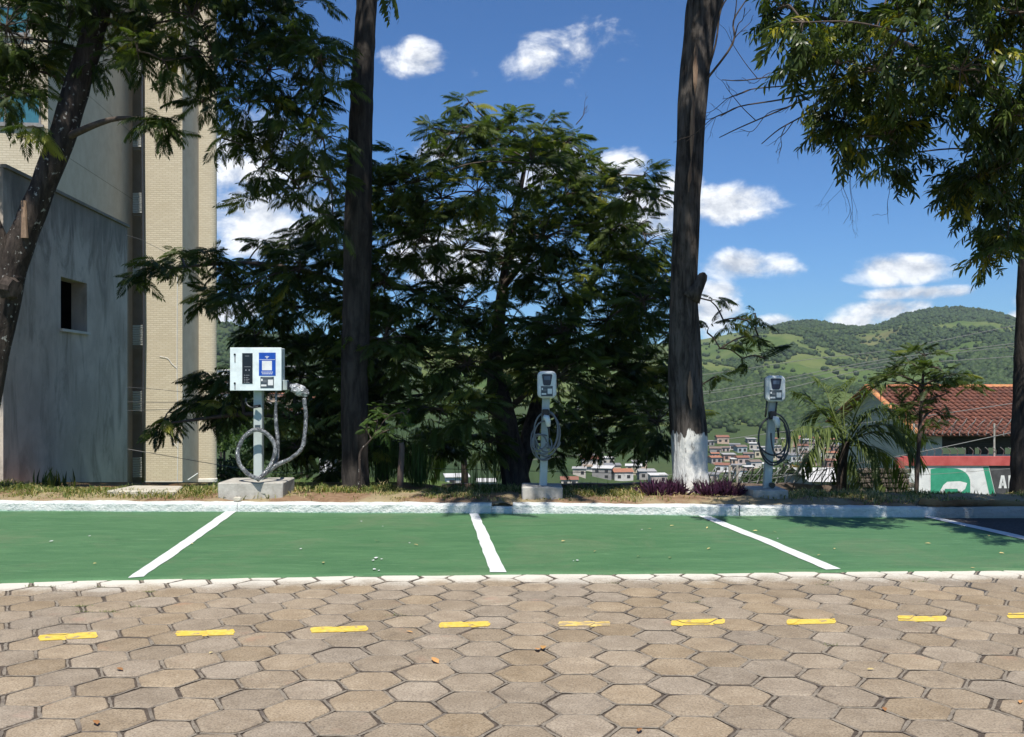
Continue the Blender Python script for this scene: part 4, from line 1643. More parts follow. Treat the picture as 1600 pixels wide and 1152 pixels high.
def twigs(root, start, ends, mat='twig', r=.012, name='bare_twigs', rng=None):
    """bare branching twigs"""
    rng = rng or np.random.default_rng(3)
    mb = MB()
    def grow(p, q, r, depth):
        p, q = np.array(p, float), np.array(q, float)
        L = np.linalg.norm(q - p)
        mid = (p * .6 + q * .4) + rng.normal(0, .05, 3) * L
        mid2 = (p * .25 + q * .75) + rng.normal(0, .05, 3) * L
        path = smooth_path([p, mid, mid2, q], 4)
        mb.tube([Vector(t) for t in path], list(np.linspace(r, r * .45, len(path))), 5, False)
        if depth:
            for k in range(rng.integers(2, 4)):
                b = path[rng.integers(3, len(path))]
                d = (q - p) / L
                e = rng.normal(0, .42, 3); e[1] *= .5
                grow(b, b + (d + e) * L * rng.uniform(.18, .38), r * .5, depth - 1)
    for e in ends: grow(start, e, r * .7, 3)
    o = mb.build(name, M[mat], root, smooth=True)
    o['kind'] = 'stuff'


# ---- whitewashed tall tree
BASEZ = .14
t4 = Tree('whitewashed_tree', P(1077, 775, 12.4), 'tall thick tree trunk with whitewashed foot between the two wallbox chargers', 'tree', bark='bark_paint', seed=4)
t4.trunk([TP(1079, 790, 12.4, 80), TP(1079, 772, 12.4, 64), TP(1078, 735, 12.4, 57), TP(1077, 680, 12.4, 54), TP(1071, 600, 12.4, 51), TP(1070, 500, 12.4, 46), TP(1070, 400, 12.4, 43), TP(1074, 300, 12.4, 43), TP(1080, 190, 12.4, 42), TP(1088, 90, 12.4, 45), TP(1103, 0, 12.4, 54), TP(1135, -110, 12.4, 56), TP(1165, -260, 12.4, 50), TP(1180, -460, 12.4, 36), TP(1170, -650, 12.4, 20)], 56, .12, 14, rs=1.1)
t4.trunk([TP(1098, 20, 12.4, 40), TP(1085, -120, 12.3, 40), TP(1050, -300, 12.2, 34), TP(1000, -480, 12.0, 22)], 14, .1, 6, 'fork')
MB().tube([Vector(P(1078, 466, 12.32)), Vector(P(1087, 452, 12.3)), Vector(P(1093, 443, 12.3)), Vector(P(1097, 435, 12.29)), Vector(P(1099, 429, 12.28)), Vector(P(1100, 426, 12.28))], [.14, .105, .082, .068, .05, .015], 16, True, .14, 5).build('branch_stub', M['bark_paint'], t4.root, smooth=True)
peel = MB()
for (x0, y0, x1, y1, w) in ((1084, 150, 1080, 250, 10), (1088, 60, 1086, 150, 9), (1080, 250, 1076, 300, 6), (1078, 580, 1080, 640, 9)):
    a, b = P(x0, y0, 12.16), P(x1, y1, 12.16)
    ww = w / F * 12.2
    n = 9
    L_, R_ = [], []
    for i in range(n):
        t = i / (n - 1)
        c = a.lerp(b, t); e = math.sin(math.pi * (t * .94 + .03)) * ww / 2 * random.uniform(.75, 1.15)
        L_.append(c + Vector((-e, 0, 0))); R_.append(c + Vector((e, .02, 0)))
    Mid = [(l + r) / 2 + Vector((0, -.035, 0)) for l, r in zip(L_, R_)]
    peel = MB()
    peel.add(L_ + Mid + R_, [(i, i + 1, n + i + 1, n + i) for i in range(n - 1)] + [(n + i, n + i + 1, 2 * n + i + 1, 2 * n + i) for i in range(n - 1)])
    peel.build('peeled_bark', M['bark_peel'], t4.root, smooth=True)
twigs(t4.root, P(1100, 130, 12.3), [P(1166, 0, 12.2), P(1150, -20, 12.2)], r=.025)
rng = np.random.default_rng(40)
for k in range(34):
    x, z = rng.uniform(-1.2, 4.6), rng.uniform(8.4, 11.5)
    sm = rng.uniform(12.3, 15.0)
    if abs(x - 2.3) < 1.2 and sm < 13.9: continue
    y = sm - z / math.tan(SUN_EL)
    c = (x, y, z)
    t4.limb_to(c, .03, .1)
    t4.cluster(c, 1.15, 30, scale=1.0, per=6)
t4.leaf = 'leaf_feather'
t4.finish(FRONDS_BIG)

# ---- slim tall tree at the left middle
t2 = Tree('slim_tall_tree', P(556, 770, 12.9), 'tall slim dark trunk rising beyond the picture behind the charging cabinet', 'tree', bark='bark_grey', seed=5)
t2.trunk([TP(556, 775, 12.9, 48), TP(555, 740, 12.9, 42), TP(554, 600, 12.9, 42), TP(557, 480, 12.9, 43), TP(559, 380, 12.9, 44), TP(561, 280, 12.9, 40), TP(564, 190, 12.9, 37), TP(568, 90, 12.9, 34), TP(573, 0, 12.9, 32), TP(577, -150, 12.9, 30), TP(580, -400, 12.9, 26), TP(582, -620, 12.9, 16)], 20, .06, 10, rs=6)
rng = np.random.default_rng(41)
for k in range(13):
    z = rng.uniform(8.8, 11.5)
    c = (rng.uniform(-5.0, -1.6), rng.uniform(14.0, 17.5) - z / math.tan(SUN_EL), z)
    t2.limb_to(c, .03, .1)
    t2.cluster(c, 1.1, 30, scale=1.0)
t2.pos += [np.array(P(596, -26, 12.4)), np.array(P(604, -22, 12.4)), np.array(P(612, -30, 12.4))]
t2.dir += [np.array((.35, 0, -.6)), np.array((.5, .1, -.4)), np.array((.3, -.2, -.8))]
t2.sc += [.55, .5, .5]; t2.ti += [.5, .7, .4]
t2.finish(FRONDS_BIG)

# ---- left tree with lichen spotted trunk
t1 = Tree('forked_tree', P(-46, 784, 12.0), 'leaning forked tree with lichen spotted bark at the left edge', 'tree', bark='bark_spot', seed=6)
t1.trunk([TP(-48, 790, 12, 58), TP(-42, 740, 12, 46), TP(-24, 640, 12, 42), TP(-6, 540, 12, 44), TP(6, 470, 12, 50), TP(14, 420, 12, 52), TP(38, 365, 12, 42), TP(68, 290, 12, 38), TP(93, 225, 12, 40), TP(116, 150, 12, 38), TP(140, 70, 12, 36), TP(158, 0, 12, 34), TP(185, -110, 12, 32), TP(215, -250, 12, 20)], 20, .07, 10, rs=4)
t1.trunk([TP(14, 440, 12, 50), TP(2, 390, 11.9, 34), TP(-22, 330, 11.8, 30), TP(-60, 200, 11.7, 24), TP(-80, 60, 11.7, 16)], 12, .08, 6, 'fork')
MB().tube([P(12, 450, 11.82), P(24, 452, 11.78)], [.16, .11], 14, True, .3, 9).build('branch_knot', M['bark'], t1.root)
MB().tube([P(39, 372, 11.85), P(38, 340, 11.83), P(37, 314, 11.83)], [.045, .038, .03], 8, True, .3, 9).build('broken_stub', M['bark_peel'], t1.root)
C1 = [(40, 60, .55), (110, 20, .55), (55, 110, .42), (15, 150, .36), (10, 40, .5), (150, 85, .3), (180, 35, .42), (235, 35, .42), (300, 25, .46), (335, 90, .34), (255, 95, .2), (290, 70, .36), (395, 55, .5), (420, 110, .45), (390, 160, .36), (355, 140, .28), (455, 165, .36),
      (470, 70, .42), (440, 215, .36), (480, 240, .36), (505, 150, .34), (365, 15, .55), (440, 10, .5), (500, 95, .36), (410, 260, .26), (470, 295, .24), (515, 280, .28), (240, 185, .2), (315, 160, .18), (268, 205, .16), (30, -40, .6), (140, -60, .6), (250, -50, .6), (360, -60, .6), (460, -50, .5), (-60, 40, .6), (-70, 120, .5),
      (385, 215, .2), (345, 215, .16), (392, 312, .10), (60, 200, .15), (215, 80, .22), (505, 215, .3), (520, 340, .2)]
for (px, py, r) in C1:
    Y = 12 + random.uniform(-.9, .7)
    c = np.array(P(px, py, Y))
    t1.limb_to(c, .012, .12)
    t1.cluster(c, r, int(10 + 190 * r * r + 60 * r), hang=.25, scale=.92, tint=(0, .7))
t1.finish()

# ---- spreading feathery tree behind the slim trunk, boughs reaching left
tm = Tree('spreading_tree', P(600, 790, 15.2), 'dark feathery tree with long low boughs reaching left over the cabinet', 'tree', seed=7)
tm.trunk([TP(600, 815, 15.2, 26), TP(596, 730, 15.2, 22), TP(590, 640, 15.2, 20), TP(580, 540, 15.2, 18), TP(575, 440, 15.2, 14), TP(570, 360, 15.2, 8)], 12, .08, 6)
CM = [(245, 420, .22), (285, 408, .26), (330, 412, .3), (380, 425, .34), (425, 440, .4), (330, 462, .22), (365, 462, .26), (405, 475, .34), (450, 480, .42), (470, 420, .36), (480, 375, .26), (450, 385, .2), (520, 390, .36), (505, 440, .42), (520, 490, .45), (400, 525, .3), (440, 545, .34), (485, 540, .42),
      (540, 540, .45), (255, 662, .12), (275, 648, .17), (310, 630, .22), (345, 610, .28), (330, 590, .2), (375, 590, .26), (350, 640, .26), (400, 625, .26), (470, 590, .38), (505, 620, .42), (455, 650, .34), (500, 680, .4), (465, 700, .3), (535, 600, .45), (540, 690, .4), (525, 340, .25), (430, 690, .26), (520, 730, .3), (410, 380, .12), (215, 432, .1)]
for (px, py, r) in CM:
    Y = 14.6 + random.uniform(-1.0, 1.2)
    c = np.array(P(px, py, Y))
    tm.limb_to(c, .012, .16)
    tm.cluster(c, r * .95, int(10 + 320 * r * r + 90 * r), hang=.2, out=(-.2, -.1, -.05), scale=.95, tint=(0, .6))
tm.finish()

# ---- large feathery tree in the middle
tc_ = Tree('broad_feathery_tree', P(797, 772, 14.4), 'large dark feathery tree filling the middle behind the chargers', 'tree', seed=8)
tc_.trunk([TP(816, 815, 14.6, 56), TP(806, 755, 14.6, 46), TP(797, 700, 14.6, 40), TP(785, 640, 14.7, 36), TP(774, 580, 15.1, 26), TP(780, 500, 15.6, 20), TP(790, 420, 16, 14), TP(805, 340, 16, 10), TP(820, 260, 16, 6)], 16, .1, 8, rs=4)
tc_.trunk([TP(806, 760, 14.7, 30), TP(825, 690, 15, 26), TP(850, 600, 15.4, 22), TP(890, 510, 15.8, 16), TP(930, 430, 16, 10)], 12, .1, 6, 'fork')
CC = [(733, 160, .18), (725, 200, .26), (700, 210, .2), (670, 200, .16), (690, 245, .2), (800, 205, .38), (845, 200, .38), (885, 225, .36), (770, 235, .36), (830, 255, .5), (905, 270, .42), (940, 300, .4), (880, 310, .5), (650, 285, .36), (615, 300, .3), (690, 310, .42), (745, 300, .42), (790, 330, .5), (850, 370, .55), (920, 360, .5), (965, 350, .36), (1005, 275, .2), (985, 300, .22), (1020, 305, .14), (960, 270, .14),
      (985, 400, .34), (610, 370, .36), (660, 370, .48), (720, 390, .55), (790, 410, .55), (870, 440, .55), (940, 430, .5), (1000, 400, .22), (600, 440, .45), (650, 460, .52), (720, 480, .6), (800, 500, .6), (880, 520, .6), (950, 500, .55), (1005, 470, .45), (1030, 520, .4), (600, 530, .5), (660, 560, .55), (730, 570, .55), (800, 570, .6), (870, 590, .6), (940, 580, .55), (1000, 570, .5),
      (1035, 440, .3), (1030, 590, .42), (620, 620, .42), (690, 640, .4), (745, 640, .3), (860, 660, .5), (920, 650, .5), (980, 650, .5), (1025, 660, .45), (870, 700, .3), (945, 690, .3), (1005, 690, .3), (700, 690, .25), (590, 320, .3), (575, 250, .22), (560, 400, .34), (570, 480, .4), (1110, 470, .16), (1130, 500, .22), (1165, 500, .2), (1185, 525, .18), (1125, 545, .22), (1160, 560, .16), (1115, 590, .18), (1195, 560, .1), (1180, 490, .12), (1105, 520, .25), (650, 700, .34), (610, 680, .34), (690, 700, .2), (760, 690, .26), (620, 250, .2), (640, 330, .36), (580, 300, .26), (1010, 380, .3), (985, 345, .3), (1025, 430, .3), (990, 505, .4), (600, 590, .4), (570, 640, .4), (585, 700, .3)]
for (px, py, r) in CC:
    Y = 15 + random.uniform(-1.9, 1.0)
    if px > 1050: Y = 13.6 + random.uniform(-.2, .5)
    c = np.array(P(px, py, Y))
    tc_.limb_to(c, .012, .16)
    if px > 1050: r *= .6
    tc_.cluster(c, r * 1.04, int(8 + 340 * r * r + 90 * r) if px < 1050 else 10, hang=-.02, scale=.95, tint=(0, .75))
for q in ((1105, 470), (1150, 560)):
    pass
twigs(tc_.root, P(900, 195, 15), [P(918, 165, 15)], r=.012)
twigs(tc_.root, P(965, 375, 15), [P(1015, 340, 15), P(1030, 365, 15)], r=.012)
tc_.finish()

# ---- broadleaf tree overhanging at the upper right
tr = Tree('broadleaf_tree', P(1602, 785, 12.6), 'broadleaf tree with hanging glossy leaves and bare dead twigs at upper right', 'tree', bark='bark_grey', leaf='leaf_gloss', seed=9)
tr.trunk([TP(1603, 792, 12.6, 54), TP(1602, 770, 12.6, 44), TP(1602, 700, 12.6, 41), TP(1605, 560, 12.6, 38), TP(1610, 400, 12.6, 34), TP(1615, 250, 12.6, 32), TP(1612, 80, 12.6, 28), TP(1600, -100, 12.5, 22), TP(1590, -300, 12.4, 12)], 18, .06, 10, rs=14)
CR = [(1225, 10, .22), (1255, 35, .26), (1290, 50, .34), (1345, 30, .42), (1410, 50, .42), (1480, 30, .45), (1550, 50, .42), (1590, 20, .4), (1265, 85, .2), (1310, 100, .34), (1370, 110, .4), (1430, 110, .42), (1500, 110, .42), (1560, 120, .42), (1295, 150, .26), (1340, 165, .32), (1400, 165, .36), (1448, 125, .26), (1550, 165, .28), (1580, 180, .36),
      (1300, 205, .18), (1335, 215, .16), (1385, 215, .28), (1415, 240, .2), (1425, 190, .22), (1350, 235, .12), (1400, 262, .12), (1545, 235, .26), (1590, 250, .32), (1505, 262, .16), (1525, 285, .22), (1570, 300, .28), (1495, 300, .12), (1545, 335, .26), (1595, 340, .3), (1570, 270, .3), (1540, 300, .26), (1570, 215, .28), (1500, 285, .16), (1575, 380, .14), (1560, 365, .15), (1545, 400, .08),
      (1280, -40, .5), (1380, -50, .5), (1480, -50, .5), (1580, -60, .5), (1660, 100, .5), (1660, 0, .5), (1680, 220, .45), (1700, 320, .4), (1520, -260, .7), (1640, -260, .7), (1760, -200, .7), (1880, -100, .7), (1700, -330, .7), (1840, -300, .7), (1950, -220, .7), (1880, 60, .6), (1420, -150, .6), (1540, -160, .6), (1650, -150, .6), (1760, 50, .6), (1780, 200, .5)]
for (px, py, r) in CR:
    Y = 8.9 + random.uniform(-.8, 1.0) if py < 230 else 10.4 + random.uniform(-.6, .8)
    r *= .88
    c = np.array(P(px, py, Y))
    tr.limb_to(c, .010, .1)
    tr.cluster(c, r * 1.05, int(18 + 190 * r * r + 40 * r), per=6, hang=.5, scale=.82, tint=(.05, .84))
for k in range(16):
    z = random.uniform(5.6, 8.0)
    c = np.array((random.uniform(5.6, 9.0), random.uniform(9.6, 11.6) - z / math.tan(SUN_EL), z))
    tr.limb_to(c, .02, .1)
    tr.cluster(c, .75, 90, per=6, hang=.4, scale=1.3)
twigs(tr.root, P(1290, 125, 11.4), [P(1128, 125, 11.2), P(1150, 150, 11.2)], r=.016)
twigs(tr.root, P(1290, 140, 11.4), [P(1124, 215, 11.3), P(1126, 182, 11.3), P(1190, 225, 11.3)], r=.018)
for (a, b) in (((1310, 235), (1318, 350)), ((1335, 240), (1328, 345)), ((1385, 250), (1388, 350)), ((1412, 250), (1405, 310)), ((1540, 390), (1512, 350))):
    twigs(tr.root, P(*a, 11.3), [P(*b, 11.3)], r=.006, rng=np.random.default_rng(a[0]))
tr.finish(SPRIGS)

# ---- slender young tree before the house
ts = Tree('slender_tree', P(1433, 778, 15), 'slender young tree with feathery crown in front of the clay roof', 'tree', seed=10)
ts.trunk([TP(1429, 840, 15, 9), TP(1433, 740, 15, 7), TP(1438, 660, 15, 6), TP(1441, 610, 15, 5), TP(1443, 570, 15, 3)], 8, .05, 6)
for (px, py, r) in ((1400, 585, .2), (1420, 565, .22), (1445, 555, .2), (1465, 575, .2), (1490, 585, .2), (1505, 600, .14), (1385, 595, .12), (1425, 600, .25), (1455, 605, .25), (1480, 615, .18), (1440, 640, .24), (1420, 635, .16), (1460, 640, .16), (1440, 670, .14)):
    c = np.array(P(px, py, 15 + random.uniform(-.4, .4)))
    ts.limb_to(c, .008, .1)
    ts.cluster(c, r, int(16 + 40 * r), hang=-.3, scale=.72, tint=(0, .7))
ts.finish()

# ---- light green sapling on the verge
tsap = Tree('verge_sapling', P(562, 772, 12.2), 'light green sapling with thin bent stem on the verge', 'sapling', leaf='leaf_light', bark='bark_spot', seed=11)
tsap.trunk([TP(560, 782, 12.2, 4.5), TP(562, 740, 12.2, 4), TP(563, 708, 12.2, 4), TP(577, 690, 12.2, 3), TP(592, 670, 12.2, 2)], 7, .05, 5)
for (px, py, r) in ((570, 668, .1), (590, 660, .12), (610, 650, .14), (630, 645, .12), (600, 672, .12), (620, 668, .1), (640, 640, .06), (585, 640, .08)):
    c = np.array(P(px, py, 12.2 + random.uniform(-.2, .2)))
    tsap.limb_to(c, .005, .1)
    tsap.cluster(c, r, 16, hang=.0, scale=.42, tint=(.2, 1))
tsap.finish()
o = MB().tube([P(625, 775, 13.4), P(626, 740, 13.4), P(628, 700, 13.4), P(627, 692, 13.4)], [.052, .046, .042, .038], 10, True, .12, 6).build('fence_post', M['wall_brown'], smooth=True)
tag(o, 'pale round fence post standing in the grass right of the sapling', 'post')

# ---- young palm
pal = empty('young_palm', P(1316, 785, 16.5))
tag(pal, 'young palm with drooping fronds in front of the low wall', 'palm')
MB().tube([Vector(q[:3]) for q in smooth_path([P(1313, 845, 16.5), P(1315, 750, 16.5), P(1318, 715, 16.5), P(1322, 690, 16.5)], 6)], list(np.linspace(.10, .06, 19)), 10, True, .15, 12).build('trunk', M['bark'], pal, smooth=True)


def palm_frond(root_p, pts, Y0, length_leaf=.5, name='frond', n=56, parent=None, seed=0, dy=0.0):
    rnd = np.random.default_rng(seed)
    path = smooth_path([np.array(P(a, b, Y0 + dy * i / (len(pts) - 1))) for i, (a, b) in enumerate(pts)], 10)
    path = np.array(path)
    V, T, C = [], [], []
    m = len(path)
    for k in range(n):
        t = .12 + .88 * k / (n - 1)
        f = t * (m - 1); i = min(int(f), m - 2); p = path[i] + (path[i + 1] - path[i]) * (f - i)
        tang = path[i + 1] - path[i]; tang = tang / np.linalg.norm(tang)
        side = np.cross(tang, (0, 0, 1)); side /= np.linalg.norm(side) + 1e-6
        L = length_leaf * (math.sin(math.pi * (.18 + .72 * t)) ** .8)
        for s in (-1, 1):
            d = tang * .75 + side * s * .75 + np.array([0, 0, .25]) + rnd.normal(0, .1, 3)
            v, tr_ = leaflet(p, d, (0, 0, 1), L * rnd.uniform(.85, 1.15), .026, rnd.uniform(.5, 1.1))
            b = len(V); V += v; T += [tuple(b + q for q in w) for w in tr_]; C += [rnd.uniform(.1, .9)] * 6
    st = MB().tube([Vector(q) for q in path], list(np.linspace(.016, .004, m)), 5, False)
    b = len(V)
    V += [np.array(v) for v in st.v]
    for f in st.f: T += [(b + f[0], b + f[1], b + f[2]), (b + f[0], b + f[2], b + f[3])]
    C += [.6] * len(st.v)
    return link(name, tri_mesh(name, V, T, M['leaf_palm'], C), parent)


PF = [[(1322, 692), (1295, 655), (1262, 622), (1240, 612)], [(1322, 694), (1285, 672), (1250, 668), (1222, 690)], [(1322, 694), (1300, 690), (1270, 705), (1252, 735)], [(1324, 690), (1340, 640), (1366, 606), (1385, 600)], [(1324, 692), (1352, 650), (1395, 632), (1430, 650)],
      [(1324, 692), (1365, 675), (1410, 685), (1440, 725)], [(1324, 696), (1370, 700), (1405, 725), (1425, 770)], [(1324, 695), (1345, 690), (1372, 715), (1385, 760)], [(1322, 690), (1318, 640), (1325, 608), (1340, 590)], [(1324, 695), (1340, 720), (1350, 750), (1352, 785)], [(1324, 693), (1375, 660), (1412, 655), (1446, 690)], [(1322, 694), (1300, 670), (1275, 680), (1262, 712)], [(1322, 692), (1310, 660), (1290, 640), (1262, 650)], [(1324, 692), (1345, 660), (1370, 640), (1402, 640)], [(1322, 695), (1310, 700), (1298, 725), (1292, 765)], [(1324, 694), (1350, 670), (1385, 664), (1415, 680)], [(1322, 692), (1300, 640), (1290, 610), (1272, 590)]]
for i, pts in enumerate(PF):
    palm_frond(None, pts, 16.5, .5, parent=pal, seed=i, dy=(-.7 if i % 2 else .6))
# second palm glimpsed under the middle tree
pal2 = empty('small_palm', P(720, 775, 19))
tag(pal2, 'small sunlit palm glimpsed under the middle tree', 'palm')
MB().tube([P(729, 840, 19), P(726, 740, 19), P(724, 700, 19)], [.08, .07, .05], 8).build('trunk', M['bark'], pal2, smooth=True)
for i, pts in enumerate([[(724, 700), (715, 640), (735, 610), (755, 615)], [(724, 700), (700, 640), (690, 612), (670, 620)], [(724, 700), (738, 650), (760, 632), (780, 660)], [(724, 700), (690, 670), (660, 680), (645, 715)], [(724, 700), (750, 680), (775, 700), (785, 740)], [(724, 700), (700, 690), (680, 720), (670, 750)]]):
    palm_frond(None, pts, 19, .45, parent=pal2, seed=30 + i, dy=(.5 if i % 2 else -.5))


# ---- strap-leaved plants: purple clumps by the whitewashed trunk, arching grass, weeds by the grey building
def strap_clump(name, label, cat, base, n, L, W, mat, spread=.9, seed=0, group=None, rad=.1):
    rnd = np.random.default_rng(seed)
    V, T, C = [], [], []
    for k in range(n):
        a = rnd.uniform(0, 2 * math.pi)
        r = rad * math.sqrt(rnd.random())
        b0 = np.array(base) + (r * math.cos(a + rnd.normal(0, 1)), r * math.sin(a + rnd.normal(0, 1)), -.01)
        d = np.array([math.cos(a) * spread * rnd.uniform(.2, 1), math.sin(a) * spread * rnd.uniform(.2, 1), 1.0])
        v, tr_ = leaflet(b0, d, (math.cos(a), math.sin(a), .6), L * rnd.uniform(.55, 1.1), W, rnd.uniform(.2, .8) if spread > .5 else .15)
        b = len(V); V += v; T += [tuple(b + q for q in w) for w in tr_]; C += [rnd.uniform(0, 1)] * 6
    root = empty(name, base)
    tag(root, label, cat, group)
    o = link('leaves', tri_mesh('leaves', V, T, M[mat], C), root)
    o['kind'] = 'stuff'
    return root


def VP(px, Y):
    x = (px - 800) / F * Y
    return (x, Y, verge_z(x, Y) if Y < 13.5 else float(land(x, Y)))


strap_clump('purple_plant', 'purple strap-leaved plant left of the whitewashed trunk', 'plant', VP(1038, 11.95), 420, .20, .024, 'leaf_purple', 1.9, 1, 'purple plants by the whitewashed trunk', .24)
strap_clump('purple_plant', 'purple strap-leaved plant right of the whitewashed trunk', 'plant', VP(1122, 11.95), 400, .19, .024, 'leaf_purple', 1.9, 2, 'purple plants by the whitewashed trunk', .24)
strap_clump('grass_clump', 'arching tall grass clump right of the fence post', 'grass clump', VP(655, 13.8), 120, .75, .016, 'leaf_light', .8, 3, None, .12)
strap_clump('grass_clump', 'tall pale reedy grass between slim trunk and fence post', 'grass clump', VP(598, 14.2), 140, .95, .014, 'leaf_light', .5, 4, None, .25)
for i, (px, Y, lab) in enumerate(((75, 13.2, 'dark leafy weed at the foot of the grey building, left of two'), (98, 13.4, 'dark leafy weed at the foot of the grey building, right of two'))):
    strap_clump('weed', lab, 'weed', VP(px, Y), 34, .34, .035, 'leaf_feather', .9, 10 + i, 'weeds by the grey building', .12)
strap_clump('weed', 'low dark weeds at the foot of the painted wall mural', 'weed', VP(1470, 13.0), 110, .17, .03, 'leaf_feather', .8, 14, None, .5)
strap_clump('weed', 'dark weeds beside the stem of the slender tree', 'weed', VP(1437, 13.2), 60, .28, .03, 'leaf_feather', .8, 15, None, .2)
strap_clump('weed', 'dark weeds along the mural near the right trunk', 'weed', VP(1545, 13.0), 120, .16, .03, 'leaf_feather', .8, 16, None, .5)
strap_clump('weed', 'dry upright stalks at the foot of the middle tree', 'weed', VP(745, 13.9), 60, .6, .010, 'grass', .4, 17, None, .35)
strap_clump('weed', 'dry upright stalks before the low wall right of the middle charger', 'weed', VP(930, 13.6), 60, .5, .010, 'grass', .4, 18, None, .35)

# ---- grass on the verge
rnd = np.random.default_rng(77)
n = 70000
gx_ = rnd.uniform(-9.3, 9.3, n)
gy_ = np.interp(gx_, [p.x for p in KB], [p.y for p in KB]) + .2 + 1.9 * rnd.random(n) ** .8
dens = fbm(gx_ * .9, gy_ * 1.6, 2.2, 3) + .10 * (gy_ - 11.9)
keep = dens > .40 + rnd.normal(0, .07, n)
# trodden bare strip next to the kerb and around the whitewashed trunk
keep &= ~((np.abs(gx_ - 2.3) < .7) & (gy_ < 12.1) & (rnd.random(n) < .8))
gx_, gy_ = gx_[keep], gy_[keep]
dd = gy_ - np.interp(gx_, [p.x for p in KB], [p.y for p in KB]) - .13
gz_ = np.interp(dd, [0, .03, .12, .4, 1.0, 1.5, 2.2], [.10, .122, .14, .16, .15, .06, -.2]) - .015
n = len(gx_)
hh = rnd.uniform(.03, .13, n) * (1 + .9 * np.clip((gy_ - 12.0) / 1.0, 0, 1) * (gx_ < 3.5)) * (.15 + 1.5 * fbm(gx_ * 2.3, gy_ * 2.6, 6, 2) ** 1.5)
an = rnd.uniform(0, 2 * np.pi, n)
lean = rnd.uniform(.3, 1.7, n)
w = rnd.uniform(.004, .008, n)
b0 = np.stack([gx_, gy_, gz_], 1)
sd = np.stack([np.cos(an), np.sin(an), np.zeros(n)], 1)
ld = np.stack([-np.sin(an), np.cos(an), np.zeros(n)], 1)
v0, v1 = b0 - sd * w[:, None], b0 + sd * w[:, None]
mid = b0 + ld * (hh * lean * .35)[:, None] + np.array([0, 0, 1]) * (hh * .6)[:, None]
v2, v3 = mid - sd * w[:, None] * .7, mid + sd * w[:, None] * .7
v4 = b0 + ld * (hh * lean)[:, None] + np.array([0, 0, 1]) * (hh * (1 - .38 * lean))[:, None]
V = np.stack([v0, v1, v2, v3, v4], 1).reshape(-1, 3)
b = (np.arange(n) * 5)[:, None]
T = np.concatenate([b + [0, 1, 3], b + [0, 3, 2], b + [2, 3, 4]])
dry = np.clip(1.05 - (gy_ - 11.5) * .55, 0, 1) * (.6 + .6 * rnd.random(n))
ti = np.where(rnd.random(n) < dry * .85, rnd.uniform(.86, 1, n), rnd.uniform(0, .8, n))
o = link('verge_grass', tri_mesh('verge_grass', V, T, M['grass'], np.repeat(ti, 5)))
tag(o, 'short dry and green grass growing on the verge', 'grass', kind='stuff')

# ------------------------------------------------------------------ far woods on the hills
ico = None
import bmesh
bm = bmesh.new(); bmesh.ops.create_icosphere(bm, subdivisions=2, radius=1.0)
IV = np.array([v.co[:] for v in bm.verts]); IT = np.array([[v.index for v in f.verts] for f in bm.faces]); bm.free()
rnd = np.random.default_rng(5)
blobs = []
for s in range(6):
    nn = .72 + .62 * vnoise(IV[:, 0] * 2.6 + 9 * s, IV[:, 1] * 2.6, IV[:, 2] * 2.6 + 3)
    blobs.append((IV * nn[:, None] * np.array([1, 1, .85]), IT))
N = 95000
u = rnd.uniform(-.36, .60, N)
u = np.where(rnd.random(N) < .72, rnd.uniform(.18, .56, N), u)
y = np.exp(rnd.uniform(math.log(610), math.log(1850), N))
x = u * y
mk = forest_mask(x, y)
scat = (rnd.random(N) < .05 * (fbm(x / 40, y / 60, 9.1, 2) > .5))
keep = (rnd.random(N) < mk * .95) | scat
x, y, u = x[keep], y[keep], u[keep]
big = rnd.uniform(1.5, 3.9, len(x)) * rnd.uniform(.7, 1.15, len(x))
keep = np.ones(len(x), bool)
# stay under about 31000 crowns
if len(x) > 31000:
    sel = rnd.permutation(len(x))[:31000]; x, y, u, big = x[sel], y[sel], u[sel], big[sel]
z = land(x, y) + big * .45
ang = rnd.uniform(0, 2 * np.pi, len(x))
R = np.zeros((len(x), 3, 3)); R[:, 0, 0] = np.cos(ang); R[:, 0, 1] = -np.sin(ang); R[:, 1, 0] = np.sin(ang); R[:, 1, 1] = np.cos(ang); R[:, 2, 2] = 1
bm = bmesh.new(); bmesh.ops.create_icosphere(bm, subdivisions=1, radius=1.0)
IV1 = np.array([v.co[:] for v in bm.verts]); IT1 = np.array([[v.index for v in f.verts] for f in bm.faces]); bm.free()
lowb = []
for s in range(6):
    nn = .7 + .65 * vnoise(IV1[:, 0] * 2.6 + 9 * s, IV1[:, 1] * 2.6, IV1[:, 2] * 2.6 + 3)
    lowb.append((IV1 * nn[:, None] * np.array([1, 1, .9]), IT1))
V, T, C = scatter(lowb, np.stack([x, y, z], 1), R, big, rnd.uniform(0, .8, len(x)))
o = link('hillside_woods', tri_mesh('hillside_woods', V, T, M['leaf_far'], C))
tag(o, 'dark woods and scattered trees covering the hillsides', 'woods', kind='stuff')

